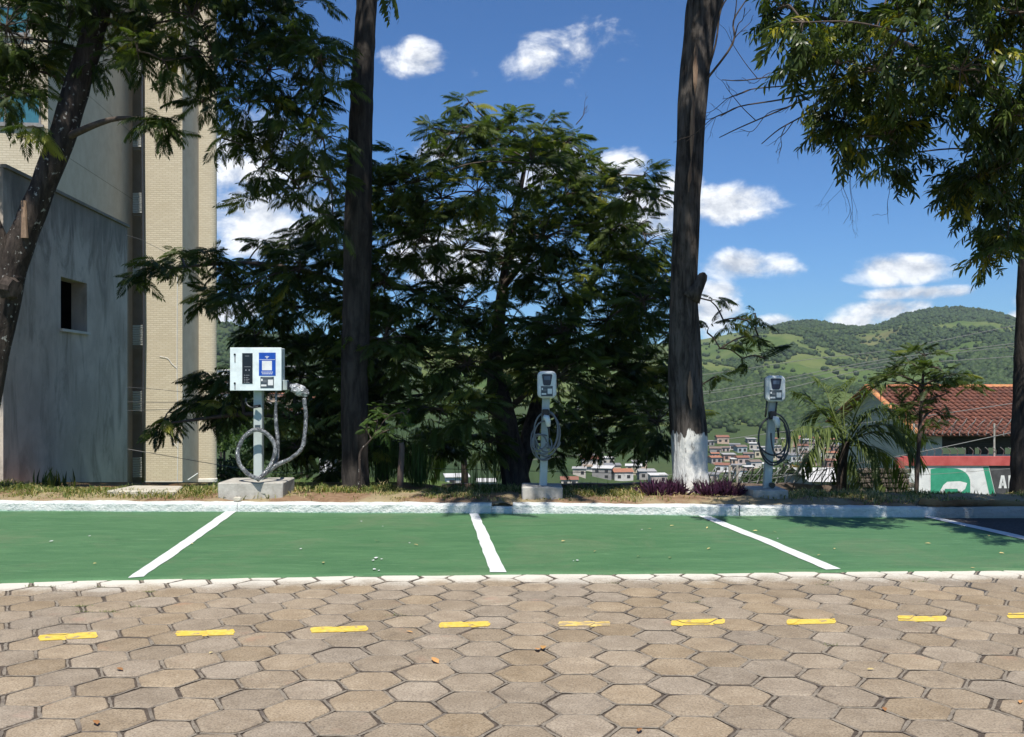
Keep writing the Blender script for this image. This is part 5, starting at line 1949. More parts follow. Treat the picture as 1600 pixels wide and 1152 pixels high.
# ------------------------------------------------------------------ trees in the valley
def clump_mesh(seed, n=900, leaf=.22):
    r = np.random.default_rng(seed)
    cs = r.normal(0, .42, (9, 3)); cs[:, 2] = np.abs(cs[:, 2]) * .8 + .1
    rr = r.uniform(.32, .55, 9)
    k = r.integers(0, 9, n)
    v = r.normal(size=(n, 3)); v /= np.linalg.norm(v, axis=1, keepdims=True)
    p = cs[k] + v * (rr[k] * r.uniform(.75, 1.05, n))[:, None]
    q = r.normal(size=(n, 3)); q /= np.linalg.norm(q, axis=1, keepdims=True)
    s = np.cross(q, v); s /= np.linalg.norm(s, axis=1, keepdims=True) + 1e-9
    L = leaf * r.uniform(.5, 1, n)[:, None]
    V = np.stack([p - q * L * .5, p + s * L * .28, p + q * L * .5, p - s * L * .28], 1).reshape(-1, 3)
    b = (np.arange(n) * 4)[:, None]
    T = np.concatenate([b + [0, 1, 2], b + [0, 2, 3]])
    C = np.repeat(np.clip(r.uniform(0, .8, 9)[k] + r.normal(0, .12, n), 0, .84), 4)
    return V, T, C


CL = {}
for mname in ('leaf_far', 'leaf_light', 'leaf_yellow'):
    CL[mname] = [tri_mesh('crown', *clump_mesh(s)[:2], M[mname], clump_mesh(s)[2]) for s in range(4)]
trunk_me = MB().tube([(0, 0, -1.1), (.02, 0, -.4), (0, .02, .3)], [.09, .07, .04], 7).mesh('trunk', M['bark'])
ORDN = ['first', 'second', 'third', 'fourth', 'fifth', 'sixth', 'seventh', 'eighth', 'ninth', 'tenth', 'eleventh', 'twelfth', 'thirteenth', 'fourteenth']
def valley_tree(px, py, Y, w, mat, label, group, h=1.0):
    p = P(px, py, Y)
    s = w / F * Y * .55
    zl = float(land(p.x, p.y))
    root = empty('valley_tree', (p.x, p.y, zl))
    cz = p.z - zl
    tag(root, label, 'tree', group)
    c = bpy.data.objects.new('crown', random.choice(CL[mat])); COL.objects.link(c); c.parent = root
    c.location = (0, 0, cz); c.scale = (s, s, s * h); c.rotation_euler = (0, 0, random.uniform(0, 6.3)); c['kind'] = 'stuff'
    t = bpy.data.objects.new('trunk', trunk_me); COL.objects.link(t); t.parent = root; t.location = (0, 0, cz); t.scale = (s, s, max(s * 1.3, (cz + .5) / 1.1))


for i, (px, py, Y, w, mat) in enumerate(sorted(((1175, 756, 110, 50, 'leaf_far'), (1225, 747, 130, 46, 'leaf_far'), (1255, 748, 120, 44, 'leaf_light'), (1285, 750, 125, 42, 'leaf_far'), (1310, 748, 140, 40, 'leaf_far'), (1246, 737, 125, 24, 'leaf_yellow'), (1140, 762, 90, 40, 'leaf_far'), (1205, 762, 80, 46, 'leaf_far'), (1265, 757, 80, 60, 'leaf_light'), (1330, 748, 110, 45, 'leaf_far')))):
    lab = 'tree with yellow flowers below the hillside houses' if mat == 'leaf_yellow' else f'bushy green valley tree below the hillside houses, {ORDN[i]} from the left'
    valley_tree(px, py, Y, w, mat, lab, 'valley trees below the hillside houses')
for i, (px, py, Y, w, mat) in enumerate(sorted(((350, 700, 60, 60, 'leaf_light'), (372, 675, 75, 60, 'leaf_far'), (355, 745, 48, 70, 'leaf_far'), (400, 690, 70, 60, 'leaf_light'), (390, 740, 50, 60, 'leaf_far'), (430, 705, 70, 60, 'leaf_far'), (470, 720, 60, 60, 'leaf_far'), (450, 755, 45, 60, 'leaf_far'), (345, 650, 110, 40, 'leaf_far'), (480, 690, 90, 50, 'leaf_far'), (560, 700, 70, 60, 'leaf_far'), (530, 665, 90, 60, 'leaf_far'), (600, 720, 60, 70, 'leaf_far'), (680, 730, 55, 60, 'leaf_far')))):
    valley_tree(px, py, Y, w, mat, f'bushy tree on the slope behind the cabinet charger, {ORDN[i]} from the left', 'trees on the slope behind the cabinet')

# ------------------------------------------------------------------ houses of the town
random.seed(11)
WALLC = [(.50, .48, .45), (.44, .40, .35), (.30, .285, .27), (.44, .33, .25), (.33, .38, .39), (.34, .21, .17), (.54, .54, .52), (.24, .23, .22), (.46, .41, .30), (.40, .34, .31)]
HW = [surf('far_wall_%d' % i, c, tuple(v * 1.15 for v in c), .5, .9, 0, 10, c3=tuple(v * .6 for v in c), s3=.3, f3=(.55, .75)) for i, c in enumerate(WALLC)]
HR = [surf('far_roof_%d' % i, c, tuple(v * 1.2 for v in c), .6, .85, 0, 10) for i, c in enumerate([(.20, .09, .06), (.28, .125, .075), (.30, .29, .28), (.48, .47, .45), (.16, .12, .10), (.18, .18, .185)])]
WIN = M['dark_in']
win_me = MB().bbox(-.5, .5, -.5, .5, -.5, .5).mesh('window', WIN)
door_me = win_me
NAMED_W = ['white', 'cream', 'grey', 'orange tan', 'pale blue', 'brick red', 'bright white', 'dark grey', 'yellowish', 'dusty pink']
NAMED_R = ['clay tile roof', 'orange tile roof', 'grey metal roof', 'white metal roof', 'brown tile roof', 'dark flat roof']
used_labels = {}


def far_house(px, py, w, h, wi, ri, where, rot=None, floors=None, y0=150, depth=None, Yd=None):
    g = hit_land(px, py, y0) if Yd is None else P(px, py, Yd)
    Y = g.y
    W, Hh = w / F * Y, h / F * Y
    D = depth or W * random.uniform(.7, 1.0)
    rot = random.uniform(-.35, .35) if rot is None else rot
    root = empty('town_house', (g.x, g.y, g.z - .5), rot)
    lab = f'{NAMED_W[wi]} house with {NAMED_R[ri]} {where}'
    for tries in range(60):
        if lab not in used_labels: break
        wi = (wi + 1) % 10
        if tries % 10 == 9: ri = (ri + 1) % 6
        lab = f'{NAMED_W[wi]} house with {NAMED_R[ri]} {where}'
    used_labels[lab] = 1
    tag(root, lab, 'house', 'houses of the town ' + where)
    def put(name, mb, mat):
        return mb.build(name, mat, root, world=False)
    put('wall', MB().bbox(-W / 2, W / 2, 0, D, -6, Hh + .5), HW[wi])
    zt = Hh + .5
    if ri in (0, 1, 4):
        ov = .4; rh = W * .16
        rf = MB()
        rf.add([(-W / 2 - ov, -ov, zt), (W / 2 + ov, -ov, zt), (W / 2 + ov, D / 2, zt + rh), (-W / 2 - ov, D / 2, zt + rh), (-W / 2 - ov, D + ov, zt), (W / 2 + ov, D + ov, zt)], [(0, 1, 2, 3), (3, 2, 5, 4), (0, 3, 4), (1, 5, 2), (0, 4, 5, 1)])
        put('roof', rf, HR[ri])
    else:
        rf = MB().box((0, D / 2, zt + .25), (W + .9, D + .9, .16), rx=.06)
        put('roof', rf, HR[ri])
    nf = floors or max(1, int(round(Hh / 3.0)))
    fh = (Hh + .5) / nf
    nw = max(2, int(W / 3.2))
    for f in range(nf):
        for k in range(nw):
            if random.random() < .15: continue
            o = bpy.data.objects.new('window', win_me)
            COL.objects.link(o); o.parent = root
            o.location = (-W / 2 + W * (k + .5) / nw, -.02, f * fh + fh * .55); o.scale = (min(1.5, W / nw * .5), .16, min(1.4, fh * .45))
    if random.random() < .5:
        put('balcony', MB().bbox(-W * .45, W * random.uniform(0, .45), -.9, -.06, fh * (nf - 1) - .1, fh * (nf - 1) + .75), HW[(wi + 3) % len(HW)])
    return root


TOWN = [(1130, 690, 22, 12), (1148, 700, 18, 10), (1118, 706, 20, 10), (1160, 704, 20, 11), (1178, 700, 16, 12), (1188, 712, 20, 14), (1140, 716, 22, 11), (1120, 720, 20, 10), (1162, 722, 22, 12), (1128, 734, 24, 13), (1150, 732, 18, 10), (1182, 728, 22, 12), (1205, 716, 20, 15), (1200, 730, 18, 10), (1216, 704, 18, 12), (1222, 716, 20, 13), (1240, 694, 20, 14), (1236, 706, 22, 13), (1255, 705, 20, 14), (1245, 718, 22, 12), (1262, 716, 22, 14), (1270, 700, 18, 12), (1262, 692, 16, 10), (1282, 712, 20, 12), (1280, 724, 22, 16), (1298, 716, 20, 14), (1300, 728, 20, 14), (1258, 728, 16, 8), (1112, 746, 22, 10), (1160, 742, 20, 12), (1310, 704, 20, 12), (1290, 700, 16, 9), (1175, 690, 16, 9), (1152, 752, 20, 9),
        (1325, 716, 20, 13), (1330, 730, 18, 11), (1208, 690, 16, 9), (1110, 693, 15, 8), (1134, 703, 15, 8), (1170, 713, 17, 9), (1150, 722, 16, 9), (1195, 703, 15, 9), (1228, 690, 14, 9), (1250, 686, 14, 8), (1278, 688, 15, 8), (1300, 690, 14, 8), (1268, 724, 16, 9), (1315, 692, 15, 9), (1232, 728, 17, 9), (1215, 738, 18, 9), (1172, 734, 17, 9), (1140, 742, 18, 9), (1118, 712, 14, 8), (1292, 706, 15, 9)]
for i, (px, py, w, h) in enumerate(TOWN):
    far_house(px, py + 4, w * .85, h * .85, (i * 7 + 3) % 10, (i * 5 + i // 3) % 6, 'on the hillside right of the whitewashed trunk')
for i, (px, py, w, h) in enumerate([(715, 760, 34, 14), (760, 766, 28, 12), (905, 745, 20, 12), (922, 738, 26, 20), (940, 748, 30, 16), (958, 742, 24, 14), (975, 752, 30, 14), (990, 745, 24, 16), (1012, 750, 26, 13), (1030, 755, 26, 12), (950, 728, 20, 12), (920, 722, 22, 10), (1000, 732, 22, 10), (890, 760, 26, 10)]):
    far_house(px, py, w, h, [6, 0, 1, 0, 6, 3, 0, 6, 1, 9][i % 10], [3, 3, 2, 0, 3, 5, 1, 3, 2, 3][i % 10], 'glimpsed under the middle tree', y0=180)
for i, (px, py, w, h) in enumerate([(348, 588, 20, 9), (362, 600, 22, 10), (340, 610, 26, 10), (450, 585, 24, 12), (468, 592, 20, 10), (430, 628, 26, 12), (452, 634, 24, 12), (470, 640, 24, 12), (490, 634, 24, 10), (440, 648, 22, 10), (462, 652, 26, 9), (485, 655, 24, 9), (415, 640, 20, 9), (345, 625, 24, 9), (500, 600, 22, 10)]):
    far_house(px, py, w, h, [6, 5, 1, 0, 6, 3, 8, 1, 0, 3, 6, 9, 8, 6, 0][i], [3, 0, 3, 2, 3, 1, 0, 3, 1, 3, 0, 1, 3, 4, 2][i], 'on the slope behind the charging cabinet', y0=260)
apt = far_house(509, 752, 22, 44, 6, 5, 'rising in the valley right of the charging cabinet', rot=-.3, floors=7, Yd=170)
apt['label'] = 'white multi-storey apartment block glimpsed right of the charging cabinet'
apt.name = 'apartment_block'; apt['category'] = 'building'
sh = empty('metal_shed', P(1300, 757, 60))
tag(sh, 'long low shed with pale metal roof behind the razor wire', 'shed')
q0, q1 = P(1268, 752, 60), P(1345, 752, 60)
MB().bbox(q0.x, q1.x, 60, 66, q0.z - 4, q0.z).build('wall', HW[7], sh)
MB().add([(q0.x - .3, 59.6, q0.z), (q1.x + .3, 59.6, q0.z), (q1.x + .3, 63, q0.z + .6), (q0.x - .3, 63, q0.z + .6), (q0.x - .3, 66.4, q0.z), (q1.x + .3, 66.4, q0.z)], [(0, 1, 2, 3), (3, 2, 5, 4)]).build('roof', HR[3], sh)

# ------------------------------------------------------------------ chargers
def rounded_rect(w, h, r, n=6):
    pts = []
    for (cx, cz, a0) in ((w / 2 - r, h / 2 - r, 0), (-w / 2 + r, h / 2 - r, 90), (-w / 2 + r, -h / 2 + r, 180), (w / 2 - r, -h / 2 + r, 270)):
        for k in range(n + 1):
            a = math.radians(a0 + 90 * k / n)
            pts.append((cx + r * math.cos(a), cz + r * math.sin(a)))
    return pts


def rounded_slab(c, w, h, d, r, bev):
    """rounded box, front towards -Y, softened front edge; c is the centre of the back"""
    layers = [(0, 1.0, 0), (-d + bev * 1.6, 1.0, 0), (-d + bev * .55, 1, bev * .35), (-d, 1, bev)]
    V, Fc = [], []
    n = None
    for (dy, s, ins) in layers:
        q = rounded_rect(w - 2 * ins, h - 2 * ins, max(r - ins, .005))
        n = len(q)
        V += [(c[0] + x, c[1] + dy, c[2] + z) for x, z in q]
    for l in range(len(layers) - 1):
        for i in range(n):
            j = (i + 1) % n
            Fc.append((l * n + i, (l + 1) * n + i, (l + 1) * n + j, l * n + j))
    Fc.append(tuple(range(n)))
    Fc.append(tuple((len(layers) - 1) * n + i for i in range(n))[::-1])
    return MB().add(V, Fc)


def plate(pts, y, t=.003):
    """flat outline in x,z standing at depth y, thickened towards the viewer"""
    return MB().prism([(x, y, z) for x, z in pts], (0, -t, 0))


def rect(x0, x1, z0, z1): return [(x0, z0), (x1, z0), (x1, z1), (x0, z1)]


def ring_path(c, rx, rz, a0, a1, y, wob=0.0, n=40, seed=0, tilt=0.0):
    rnd = random.Random(seed)
    ph = rnd.uniform(0, 6)
    out = []
    for i in range(n + 1):
        a = math.radians(a0 + (a1 - a0) * i / n)
        k = 1 + wob * math.sin(3 * a + ph)
        out.append(Vector((c[0] + rx * k * math.cos(a), y + tilt * math.sin(a), c[2] + rz * k * math.sin(a))))
    return out


def block(parent, px0, px1, Y, depth, z0, z1, mat='concrete'):
    x0, x1 = (px0 - 800) / F * Y, (px1 - 800) / F * Y
    n = 8
    mb = MB().bevbox(x0, x1, Y, Y + depth, z0 - .08, z1, .012)
    mb.v = [(x + (vnoise1(x * 9, y * 9, z * 9) - .5) * .02, y + (vnoise1(x * 9 + 5, y * 9, z * 9) - .5) * .015, z + (vnoise1(x * 7, y * 7, 3) - .5) * .012) for x, y, z in mb.v]
    return mb.build('concrete_base', M[mat], parent)


# --- cabinet charger
CY = 11.62
ch = empty('cabinet_charger', P(400, 778, CY))
tag(ch, 'white cabinet charging station with blue sticker and plastic wrapped hose on concrete block', 'charger')
zt1 = H - 154 / F * CY
block(ch, 340.5, 441.5, CY, .62, .16, zt1)
PYc = CY + .30
pc = lambda px: (px - 800) / F * PYc
pz_ = lambda py: H - (py - HZ) / F * PYc
post_y0 = PYc - .05
MB().bevbox(pc(397.5), pc(411), PYc - .05, PYc + .05, zt1 - .03, pz_(608), .008).build('post', M['grey_post'], ch)
CF = PYc - .17            # cabinet front
cx_ = lambda px: (px - 800) / F * CF
cz_ = lambda py: H - (py - HZ) / F * CF
cab = MB().bevbox(cx_(360), cx_(439), CF + .018, CF + .20, cz_(610), cz_(544), .006).build('cabinet', M['cab_white'], ch)
MB().bevbox(cx_(359.3), cx_(439.7), CF, CF + .017, cz_(610.6), cz_(543.2), .004).build('door', M['cab_white'], cab)
for py in (554, 599):
    lk = MB().tube([(cx_(367), CF + .001, cz_(py)), (cx_(367), CF - .012, cz_(py))], .012, 12).build('lock', M['black'], cab, smooth=False)
for (a, b) in ((556, 566), (601, 608)):
    plate(rect(cx_(366.4), cx_(368.2), cz_(b), cz_(a)), CF - .001, .006).build('lock_bar', M['print_grey'], cab)
dp = plate(rect(cx_(378.6), cx_(394.8), cz_(599.5), cz_(552)), CF - .001, .004).build('display_panel', M['black_gloss'], cab)
for (x0, x1, y0, y1) in ((383, 389.5, 556.2, 556.8), (382, 392, 573, 573.6)):
    plate(rect(cx_(x0), cx_(x1), cz_(y1), cz_(y0)), CF - .0055, .001).build('print', M['print_grey'], dp)
for (x, y) in ((384.5, 578.5), (389.5, 578.5)):
    plate([(cx_(x) + .009 * math.cos(k * math.pi / 5), cz_(y) + .009 * math.sin(k * math.pi / 5)) for k in range(10)], CF - .0055, .001).build('button', M['print_grey'], dp)
for k, y in enumerate((586.5, 590, 592.8, 595.4, 598)):
    plate(rect(cx_(381.5), cx_(382.7), cz_(y + .6), cz_(y - .6)), CF - .0055, .001).build('print', M['print_grey'], dp)
    plate(rect(cx_(384), cx_(390 - k % 2 * 2), cz_(y + .35), cz_(y - .35)), CF - .0055, .001).build('print', M['print_grey'], dp)
st = plate(rect(cx_(404.6), cx_(430.8), cz_(587.2), cz_(551.2)), CF - .001, .002).build('blue_sticker', M['blue'], cab)
# wireless symbol
wx, wzz = cx_(417.3), cz_(559.2)
for k, r in enumerate((.014, .025, .036)):
    pts = []
    for i in range(11):
        a = math.radians(45 + 90 * i / 10); pts.append((wx + r * math.cos(a) * 1.1, wzz - .008 + r * math.sin(a) * .8))
    for i in range(10, -1, -1):
        a = math.radians(45 + 90 * i / 10); pts.append((wx + (r - .0065) * math.cos(a) * 1.1, wzz - .008 + (r - .0065) * math.sin(a) * .8))
    plate(pts, CF - .0035, .001).build('wireless_arc', M['print_white'], st)
plate([(wx + .005 * math.cos(k * math.pi / 4), wzz - .006 + .005 * math.sin(k * math.pi / 4)) for k in range(8)], CF - .0035, .001).build('wireless_dot', M['print_white'], st)
plate(rect(cx_(405.5), cx_(430), cz_(562.3), cz_(561.7)), CF - .0035, .001).build('rule_line', M['print_white'], st)
plate(rect(cx_(409.5), cx_(425), cz_(578.8), cz_(564)), CF - .0035, .001).build('blank_square', M['print_white'], st)
for (y, x0, x1) in ((581.6, 408.5, 426.5), (584.3, 409.5, 426)):
    x = x0
    while x < x1:
        w_ = random.uniform(1.0, 2.6)
        plate(rect(cx_(x), cx_(min(x + w_, x1)), cz_(y + .55), cz_(y - .55)), CF - .0035, .001).build('small_print', M['print_white'], st)
        x += w_ + .5


def info_sticker(parent, x0, x1, z0, z1, y):
    s = plate(rect(x0, x1, z0, z1), y, .002).build('dark_sticker', M['sticker_grey'], parent)
    w, h = x1 - x0, z1 - z0
    f = lambda a, b, c, d: rect(x0 + w * a, x0 + w * b, z0 + h * c, z0 + h * d)
    plate(f(.56, .94, .25, .75), y - .0025, .001).build('blank_square', M['print_white'], s)
    plate(f(.05, .17, .62, .82), y - .0025, .001).build('small_print', M['print_white'], s)
    plate(f(.05, .45, .16, .32), y - .0025, .001).build('small_print', M['print_white'], s)
    plate(f(.15, .85, .9, .94), y - .0025, .001).build('small_print', M['print_grey'], s)
    for c in (.52, .6, .68):
        plate(f(.2, .48, c, c + .035), y - .0025, .001).build('small_print', M['print_grey'], s)


info_sticker(cab, cx_(407), cx_(428), cz_(606.6), cz_(589), CF - .001)
# holster and wrapped plug
MB().bevbox(cx_(439.7) + .004, cx_(447), CF + .05, CF + .15, cz_(610), cz_(594), .006).build('holster', M['grey_post'], ch)
MB().bevbox(cx_(447) + .002, cx_(452), CF + .06, CF + .14, cz_(609), cz_(597), .006).build('socket', M['black'], ch)
bm = bmesh.new(); bmesh.ops.create_icosphere(bm, subdivisions=4, radius=1.0)
pv = []
pc0 = Vector((cx_(466), CF + .06, cz_(610)))
ang = math.radians(-22)
for v in bm.verts:
    x, y, z = v.co
    k = 1 + .34 * (vnoise1(x * 2.4 + 4, y * 2.4, z * 2.4) - .5) + .12 * (vnoise1(x * 6, y * 6 + 3, z * 6) - .5)
    sx = .135 * (1.0 if x < 0 else .95); sz = .07 * (1 + .1 * x)
    lx, lz = x * sx * k, z * sz * k
    v.co = (pc0.x + lx * math.cos(ang) - lz * math.sin(ang), pc0.y + y * .075 * k, pc0.z + lx * math.sin(ang) + lz * math.cos(ang))
me = bpy.data.meshes.new('wrapped_plug'); bm.to_mesh(me); bm.free()


def film_mat():
    m, T, b = new_mat('clear_film')
    pos = world_pos(T)
    n = T.noise(pos, 14, 4, .6, 1.6)
    T.set(b.inputs['Base Color'], T.mix(T.ramp(n, .4, .62), (.12, .125, .13), (.58, .60, .61)))
    b.inputs['Roughness'].default_value = .14
    b.inputs['Coat Weight'].default_value = 1.0
    b.inputs['Coat Roughness'].default_value = .05
    bp = T.node('ShaderNodeBump'); bp.inputs['Strength'].default_value = .7; bp.inputs['Distance'].default_value = .015
    T.l.new(T.noise(pos, 17, 3, .55, 1.8), bp.inputs['Height']); T.l.new(bp.outputs[0], b.inputs['Normal']); T.l.new(bp.outputs[0], b.inputs['Coat Normal'])
    return m


M['film'] = film_mat()
me.materials.append(M['film'])
link('wrapped_plug', me, ch)
HYY = CF - .02
hz = lambda px, py, dy=0.0: Vector(((px - 800) / F * (HYY + dy), HYY + dy, H - (py - HZ) / F * (HYY + dy)))
hose = [hz(475, 622, .06), hz(478, 650, .06), hz(476.5, 675, .03), hz(472, 700, 0), hz(455, 716, -.02), hz(432, 727, -.03), hz(415, 740, -.08), hz(404, 748.5, -.16)]
MB().tube([Vector(q) for q in smooth_path(hose, 8)], .026, 12, True, .10, 16).build('wrapped_hose', M['wrap'], ch, smooth=True)
loop = [hz(404, 748.5, -.17), hz(388, 741, -.10), hz(374, 724, -.05), hz(372, 704, -.03), hz(381, 684, 0), hz(397, 672, 0), hz(413, 675, 0), hz(427, 690, 0), hz(430, 706, -.02), hz(424, 725, -.05), hz(411, 742, -.12), hz(402, 750, -.18)]
MB().tube([Vector(q) for q in smooth_path(loop, 8)], .027, 12, True, .10, 16).build('hose_loop', M['wrap'], ch, smooth=True)
drop = [hz(432, 611, .10), hz(431, 640, .10), hz(431, 655, .08), hz(434, 690, .06), hz(433, 715, .04), hz(427, 728, -.02)]
MB().tube([Vector(q) for q in smooth_path(drop, 8)], [.014 + .011 * min(1, i / 14) for i in range(41)], 12, True, .08, 14).build('hose_drop', M['wrap'], ch, smooth=True)
MB().tube([Vector(q) for q in smooth_path([hz(384, 622, .12), hz(386, 632, .1), hz(394, 637, .08), hz(403, 636, .05)], 6)], .011, 8).build('spare_cable', M['cable_dark'], ch, smooth=True)
MB().tube([hz(398, 635.5, .1), hz(406, 634.5, .06)], .019, 10).build('cable_clip', M['black'], ch)
plate(rect(pc(400), pc(408.5), pz_(673), pz_(664)), PYc - .052, .002).build('post_label', M['sticker_grey'], ch)


# --- wallbox chargers on posts
def wallbox(label, bx0, bx1, base_y, b_top, b_bot, foot_px, head_px, head_y, lean_top, cable_mat, loops, gun_px, hold_px, depth, knob=None):
    Y = base_y
    zt = H - (b_top - HZ) / F * Y
    root = empty('wallbox_charger', P((bx0 + bx1) / 2, b_bot, Y))
    tag(root, label, 'charger', 'wallbox chargers on posts')
    block(root, bx0, bx1, Y, depth, H - (b_bot - HZ) / F * Y, zt)
    PY_ = Y + depth * .5
    X = lambda px, dy=0.0: (px - 800) / F * (PY_ + dy)
    Z = lambda py, dy=0.0: H - (py - HZ) / F * (PY_ + dy)
    w = 11.8 / F * PY_
    a, b = Vector((X(foot_px), PY_, zt - .03)), Vector((X(lean_top), PY_, Z(head_y[1] - 8)))
    mb = MB()
    sh_ = (b.x - a.x) / (b.z - a.z)
    Mx = Matrix(((1, 0, sh_, a.x), (0, 1, 0, PY_), (0, 0, 1, a.z), (0, 0, 0, 1)))
    mb.bevbox(-w / 2, w / 2, -.04, .04, 0, b.z - a.z, .006, Mx)
    mb.build('post', M['grey_post'], root)
    hx0, hx1 = X(head_px[0], -.12), X(head_px[1], -.12)
    hz0, hz1 = Z(head_y[1], -.12), Z(head_y[0], -.12)
    hw, hh = hx1 - hx0, hz1 - hz0
    cx, cz = (hx0 + hx1) / 2, (hz0 + hz1) / 2
    bk = rounded_slab((cx, PY_ - .042, cz), hw * .97, hh * .97, .055, .06, .004).build('back_shell', M['black'], root, smooth=False)
    head = rounded_slab((cx, PY_ - .098, cz), hw, hh, .055, .062, .022).build('head', M['white_shell'], root, smooth=False)
    fy = PY_ - .098 - .055
    def q(u, v): return (cx + u * hw, cz + v * hh)
    scr = plate([q(-.27, .36), q(-.22, .39), q(.22, .39), q(.28, .36), q(.20, 0.02), q(.15, -.03), q(-.15, -.03), q(-.20, 0.02)], fy + .001, .005).build('screen_panel', M['navy'], head)
    plate([q(-.15, .31), q(.17, .31), q(.17, .17), q(-.15, .17)][::-1], fy - .0045, .001).build('screen', M['lcd'], scr)
    s0, s1 = q(-.31, -.43), q(.30, -.05)
    info_sticker(head, s0[0], s1[0], s0[1], s1[1], fy + .001)
    # holder, plug, cable coil
    cy_ = PY_ - .06
    hp = Vector((X(hold_px[0]), cy_, Z(hold_px[1])))
    MB().bevbox(hp.x - .042, hp.x + .042, cy_ - .07, cy_ + .018, hp.z - .055, hp.z + .045, .01).build('plug_holder', M['black'], root)
    gp = Vector((X(gun_px[0]), cy_ - .07, Z(gun_px[1])))
    gun = MB().tube([gp + Vector((-.035, 0, .05)), gp + Vector((0, -.015, .045)), gp + Vector((.012, -.02, .0)), gp + Vector((.018, -.01, -.06))], [.034, .038, .034, .026], 14, True)
    gun.build('plug', M['white_shell'], root, smooth=True)
    MB().tube([gp + Vector((.018, -.01, -.055)), gp + Vector((.024, -.005, -.10)), gp + Vector((.03, 0, -.19))], [.022, .015, .011], 10).build('strain_relief', M['black'], root, smooth=True)
    # supply leads down both sides of the post
    coil = []
    for (cpx, cpy, rx, ry, a0, a1, seed) in loops:
        c = (X(cpx), 0, Z(cpy))
        coil.append(ring_path(c, rx / F * PY_, ry / F * PY_, a0, a1, cy_ - .012 - .018 * (seed % 4), .03, 44, seed, .015))
    for k, pts in enumerate(coil):
        MB().tube(pts, .0105, 8).build('cable_loop', M[cable_mat], root, smooth=True)
    if knob:
        p = Vector((X(knob[0]), PY_ - .07, Z(knob[1])))
        MB().tube([p, p + Vector((0, -.05, 0))], .035, 14).build('conduit_end', M['black'], root)
    return root


r2 = wallbox('wallbox charger with pale coiled cable in shade before the middle tree', 815.5, 879, 11.55, 761, 782, 848.5, (839.5, 869.5), (580, 622.5), 853.5, 'cable',
             [(854, 678, 20, 34, 100, 440, 1), (853, 674, 18, 31, 95, 430, 2), (851, 688, 18, 30, 60, 300, 3), (856, 672, 16, 28, -100, 100, 5), (846, 694, 16, 15, 60, 400, 6), (842, 690, 11, 12, 0, 350, 7), (849, 690, 20, 27, 120, 290, 8), (865, 690, 9, 10, 180, 360, 9)], (854, 658), (852, 645), .48)
r3 = wallbox('wallbox charger with dark coiled cable against the hillside town at right', 1176, 1232, 11.5, 766, 787, 1198, (1195.5, 1227), (587, 628), 1208, 'cable_dark',
             [(1206, 688, 24, 37, 90, 330, 1), (1204, 686, 22, 35, 100, 400, 2), (1209, 684, 20, 38, -90, 90, 3), (1212, 688, 17, 34, -80, 100, 5), (1203, 680, 24, 30, 200, 330, 6), (1214, 676, 14, 38, 180, 300, 7)], (1208, 660), (1204, 648), .52, knob=(1203, 757))
# leads on the right charger's post
for px0, px1 in ((1199, 1196), (1214.5, 1211)):
    MB().tube([P(px0, 622, 11.68), P(px1, 652, 11.68)], .012, 8).build('supply_lead', M['cable_dark'], r3, smooth=True)

# ------------------------------------------------------------------ cover slab and small things on the ground
x0, x1, y0, y1 = bx(185, 12.2), bx(292, 12.2), 11.85, 12.45
sl = MB().bevbox(x0, x1, y0, y1, .13, .215, .015)
sl.v = [(x + (vnoise1(x * 5, y * 5, 2) - .5) * .05 + (.10 if y > 12.2 and x < -4.7 else (-.12 if y > 12.2 else 0)), y, z + (vnoise1(x * 4, y * 4, 7) - .5) * .02) for x, y, z in sl.v]
tag(sl.build('cover_slab', M['slab']), 'pale concrete cover slab lying in the grass left of the cabinet charger', 'slab')
sb = MB()
sc_ = P(372, 780, 11.5)
o = rounded_slab((sc_.x, sc_.y, .155), .09, .05, .06, .02, .01).build('loose_stone', M['slab'])
tag(o, 'small pale stone on the kerb in front of the cabinet charger', 'stone')

# fallen leaves
random.seed(5)
LEAVES = [(148, 881, 1), (640, 985, 0), (1382, 1105, 0), (1360, 1043, 1), (1304, 858, 1), (1565, 865, 1), (1520, 888, 1), (1545, 838, 1), (1180, 830, 1), (1050, 822, 1), (1015, 827, 1), (650, 852, 1), (848, 1010, 0), (680, 1030, 0), (840, 1013, 0), (998, 870, 1), (1047, 872, 1), (590, 846, 1), (1108, 858, 1), (1595, 1094, 0), (330, 1017, 1), (187, 1043, 0), (150, 1126, 0), (1280, 868, 1), (930, 862, 1), (1210, 832, 1), (1450, 850, 1), (1487, 832, 1), (880, 846, 1), (300, 850, 1), (505, 880, 1), (1000, 1138, 0), (1105, 825, 1)]
M['dry_pale'] = surf('fallen_leaf_pale', (.50, .38, .12), (.60, .50, .26), 30, .7, .2, 80, rnd=.25, obj=True)
for i, (px, py, pale) in enumerate(LEAVES):
    g = G(px, py, .018)
    v, t = leaflet((-.5, 0, 0), (1, 0, .05), (0, 0, 1), 1.0, .42, .0)
    v = [np.array(q) for q in v]
    for q in v: q[2] += .35 * abs(q[1]) + .18 * q[0] * q[0] + random.uniform(-.03, .03)
    mb = MB().add([tuple(q) for q in v], t)
    o = mb.build('fallen_leaf', M['dry_pale'] if pale else M['dry'])
    s = random.uniform(.05, .085) if not pale else random.uniform(.035, .06)
    o.location = (g.x, g.y, .019 if py < 893 else .006); o.scale = (s, s, s); o.rotation_euler = (random.gauss(0, .12), random.gauss(0, .12), random.uniform(0, 6.3))
    tag(o, 'small pale yellow fallen leaf on the green bays' if py < 893 else ('pale fallen leaf on the hexagonal pavers' if pale else 'orange brown fallen leaf on the hexagonal pavers'), 'leaf', 'pale leaves on the green bays' if py < 893 else ('pale leaves on the pavers' if pale else 'brown leaves on the pavers'))

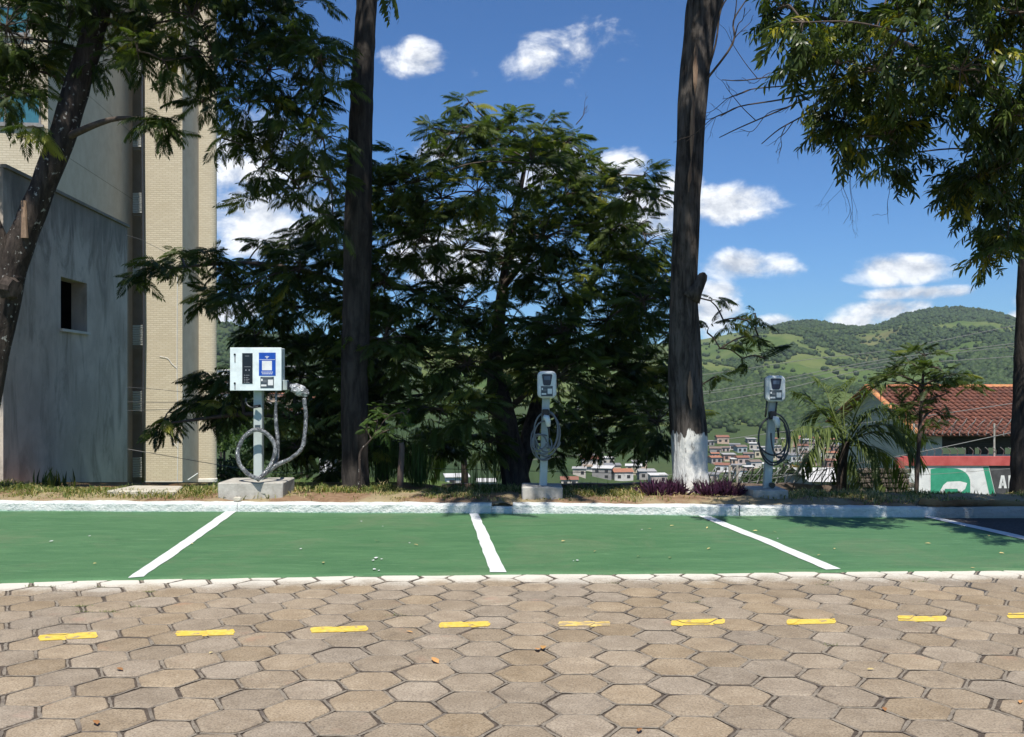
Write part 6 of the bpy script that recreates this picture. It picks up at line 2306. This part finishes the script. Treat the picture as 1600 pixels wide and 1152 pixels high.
# splashes of white paint on the green bays
random.seed(31)
sp = MB()
for (px, py, w) in ((588, 872, 9), (583, 876, 5), (596, 874, 4), (585, 890, 7), (592, 892, 4), (640, 849, 4), (565, 815, 4), (598, 823, 3), (902, 876, 5), (896, 877, 3), (80, 846, 6), (140, 838, 4), (470, 858, 5), (1003, 828, 3), (1215, 842, 3)):
    c = G(px, py, .016)
    r = w / F * c.y / 2
    n = 9
    sp.poly([(c.x + r * random.uniform(.5, 1.1) * math.cos(2 * math.pi * k / n), c.y + r * 1.7 * random.uniform(.4, 1.1) * math.sin(2 * math.pi * k / n), .0205) for k in range(n)])
o = sp.build('paint_splashes', M['white_paint'], green)
o['kind'] = 'stuff'

# weeds and crumbs in the paver joints
rnd = np.random.default_rng(91)
V, T, C = [], [], []
sites = [(20, 897), (60, 922), (62, 912), (18, 918), (102, 946), (146, 952), (22, 960), (188, 953), (210, 903), (215, 928), (232, 934), (240, 929), (178, 943), (112, 962), (68, 958), (640, 972), (1430, 913), (1300, 905), (1085, 944), (985, 912), (1340, 920), (1310, 990)]
for (px, py) in sites:
    g = G(px, py)
    best = min(((q[2], q[3]) for q in cells), key=lambda q: (q[0] - g.x) ** 2 + (q[1] - g.y) ** 2)
    k = rnd.integers(0, 6)
    a = PHI + math.pi / 3 * k
    R = PIT / math.sqrt(3)
    c0 = np.array((best[0] + R * math.cos(a), best[1] + R * math.sin(a), -.004))
    for j in range(26):
        b0 = c0 + (rnd.normal(0, .035), rnd.normal(0, .008), 0)
        d = np.array([rnd.normal(0, .7), rnd.normal(0, .7), .8])
        v, t = leaflet2(b0, d, rnd.uniform(.008, .026), .004, .3)
        b = len(V); V += v; T += [tuple(b + q for q in w) for w in t]; C += [rnd.uniform(0, .95)] * 4
o = link('joint_weeds', tri_mesh('joint_weeds', V, T, M['grass'], C), road)
o['kind'] = 'stuff'

# ------------------------------------------------------------------ valley haze
hz_m = bpy.data.materials.new('haze')
hz_m.use_nodes = True
hn = hz_m.node_tree
hn.nodes.clear()
ho = hn.nodes.new('ShaderNodeOutputMaterial')
hv = hn.nodes.new('ShaderNodeVolumePrincipled')
hv.inputs['Color'].default_value = (.80, .90, 1.0, 1)
hv.inputs['Density'].default_value = .00010
hv.inputs['Anisotropy'].default_value = .2
hn.links.new(hv.outputs[0], ho.inputs['Volume'])
haze = MB().bbox(-4200, 4200, -90, 2700, -520, 260).build('haze', hz_m)
tag(haze, 'thin bluish valley haze', kind='stuff')
scene.cycles.volume_bounces = 0
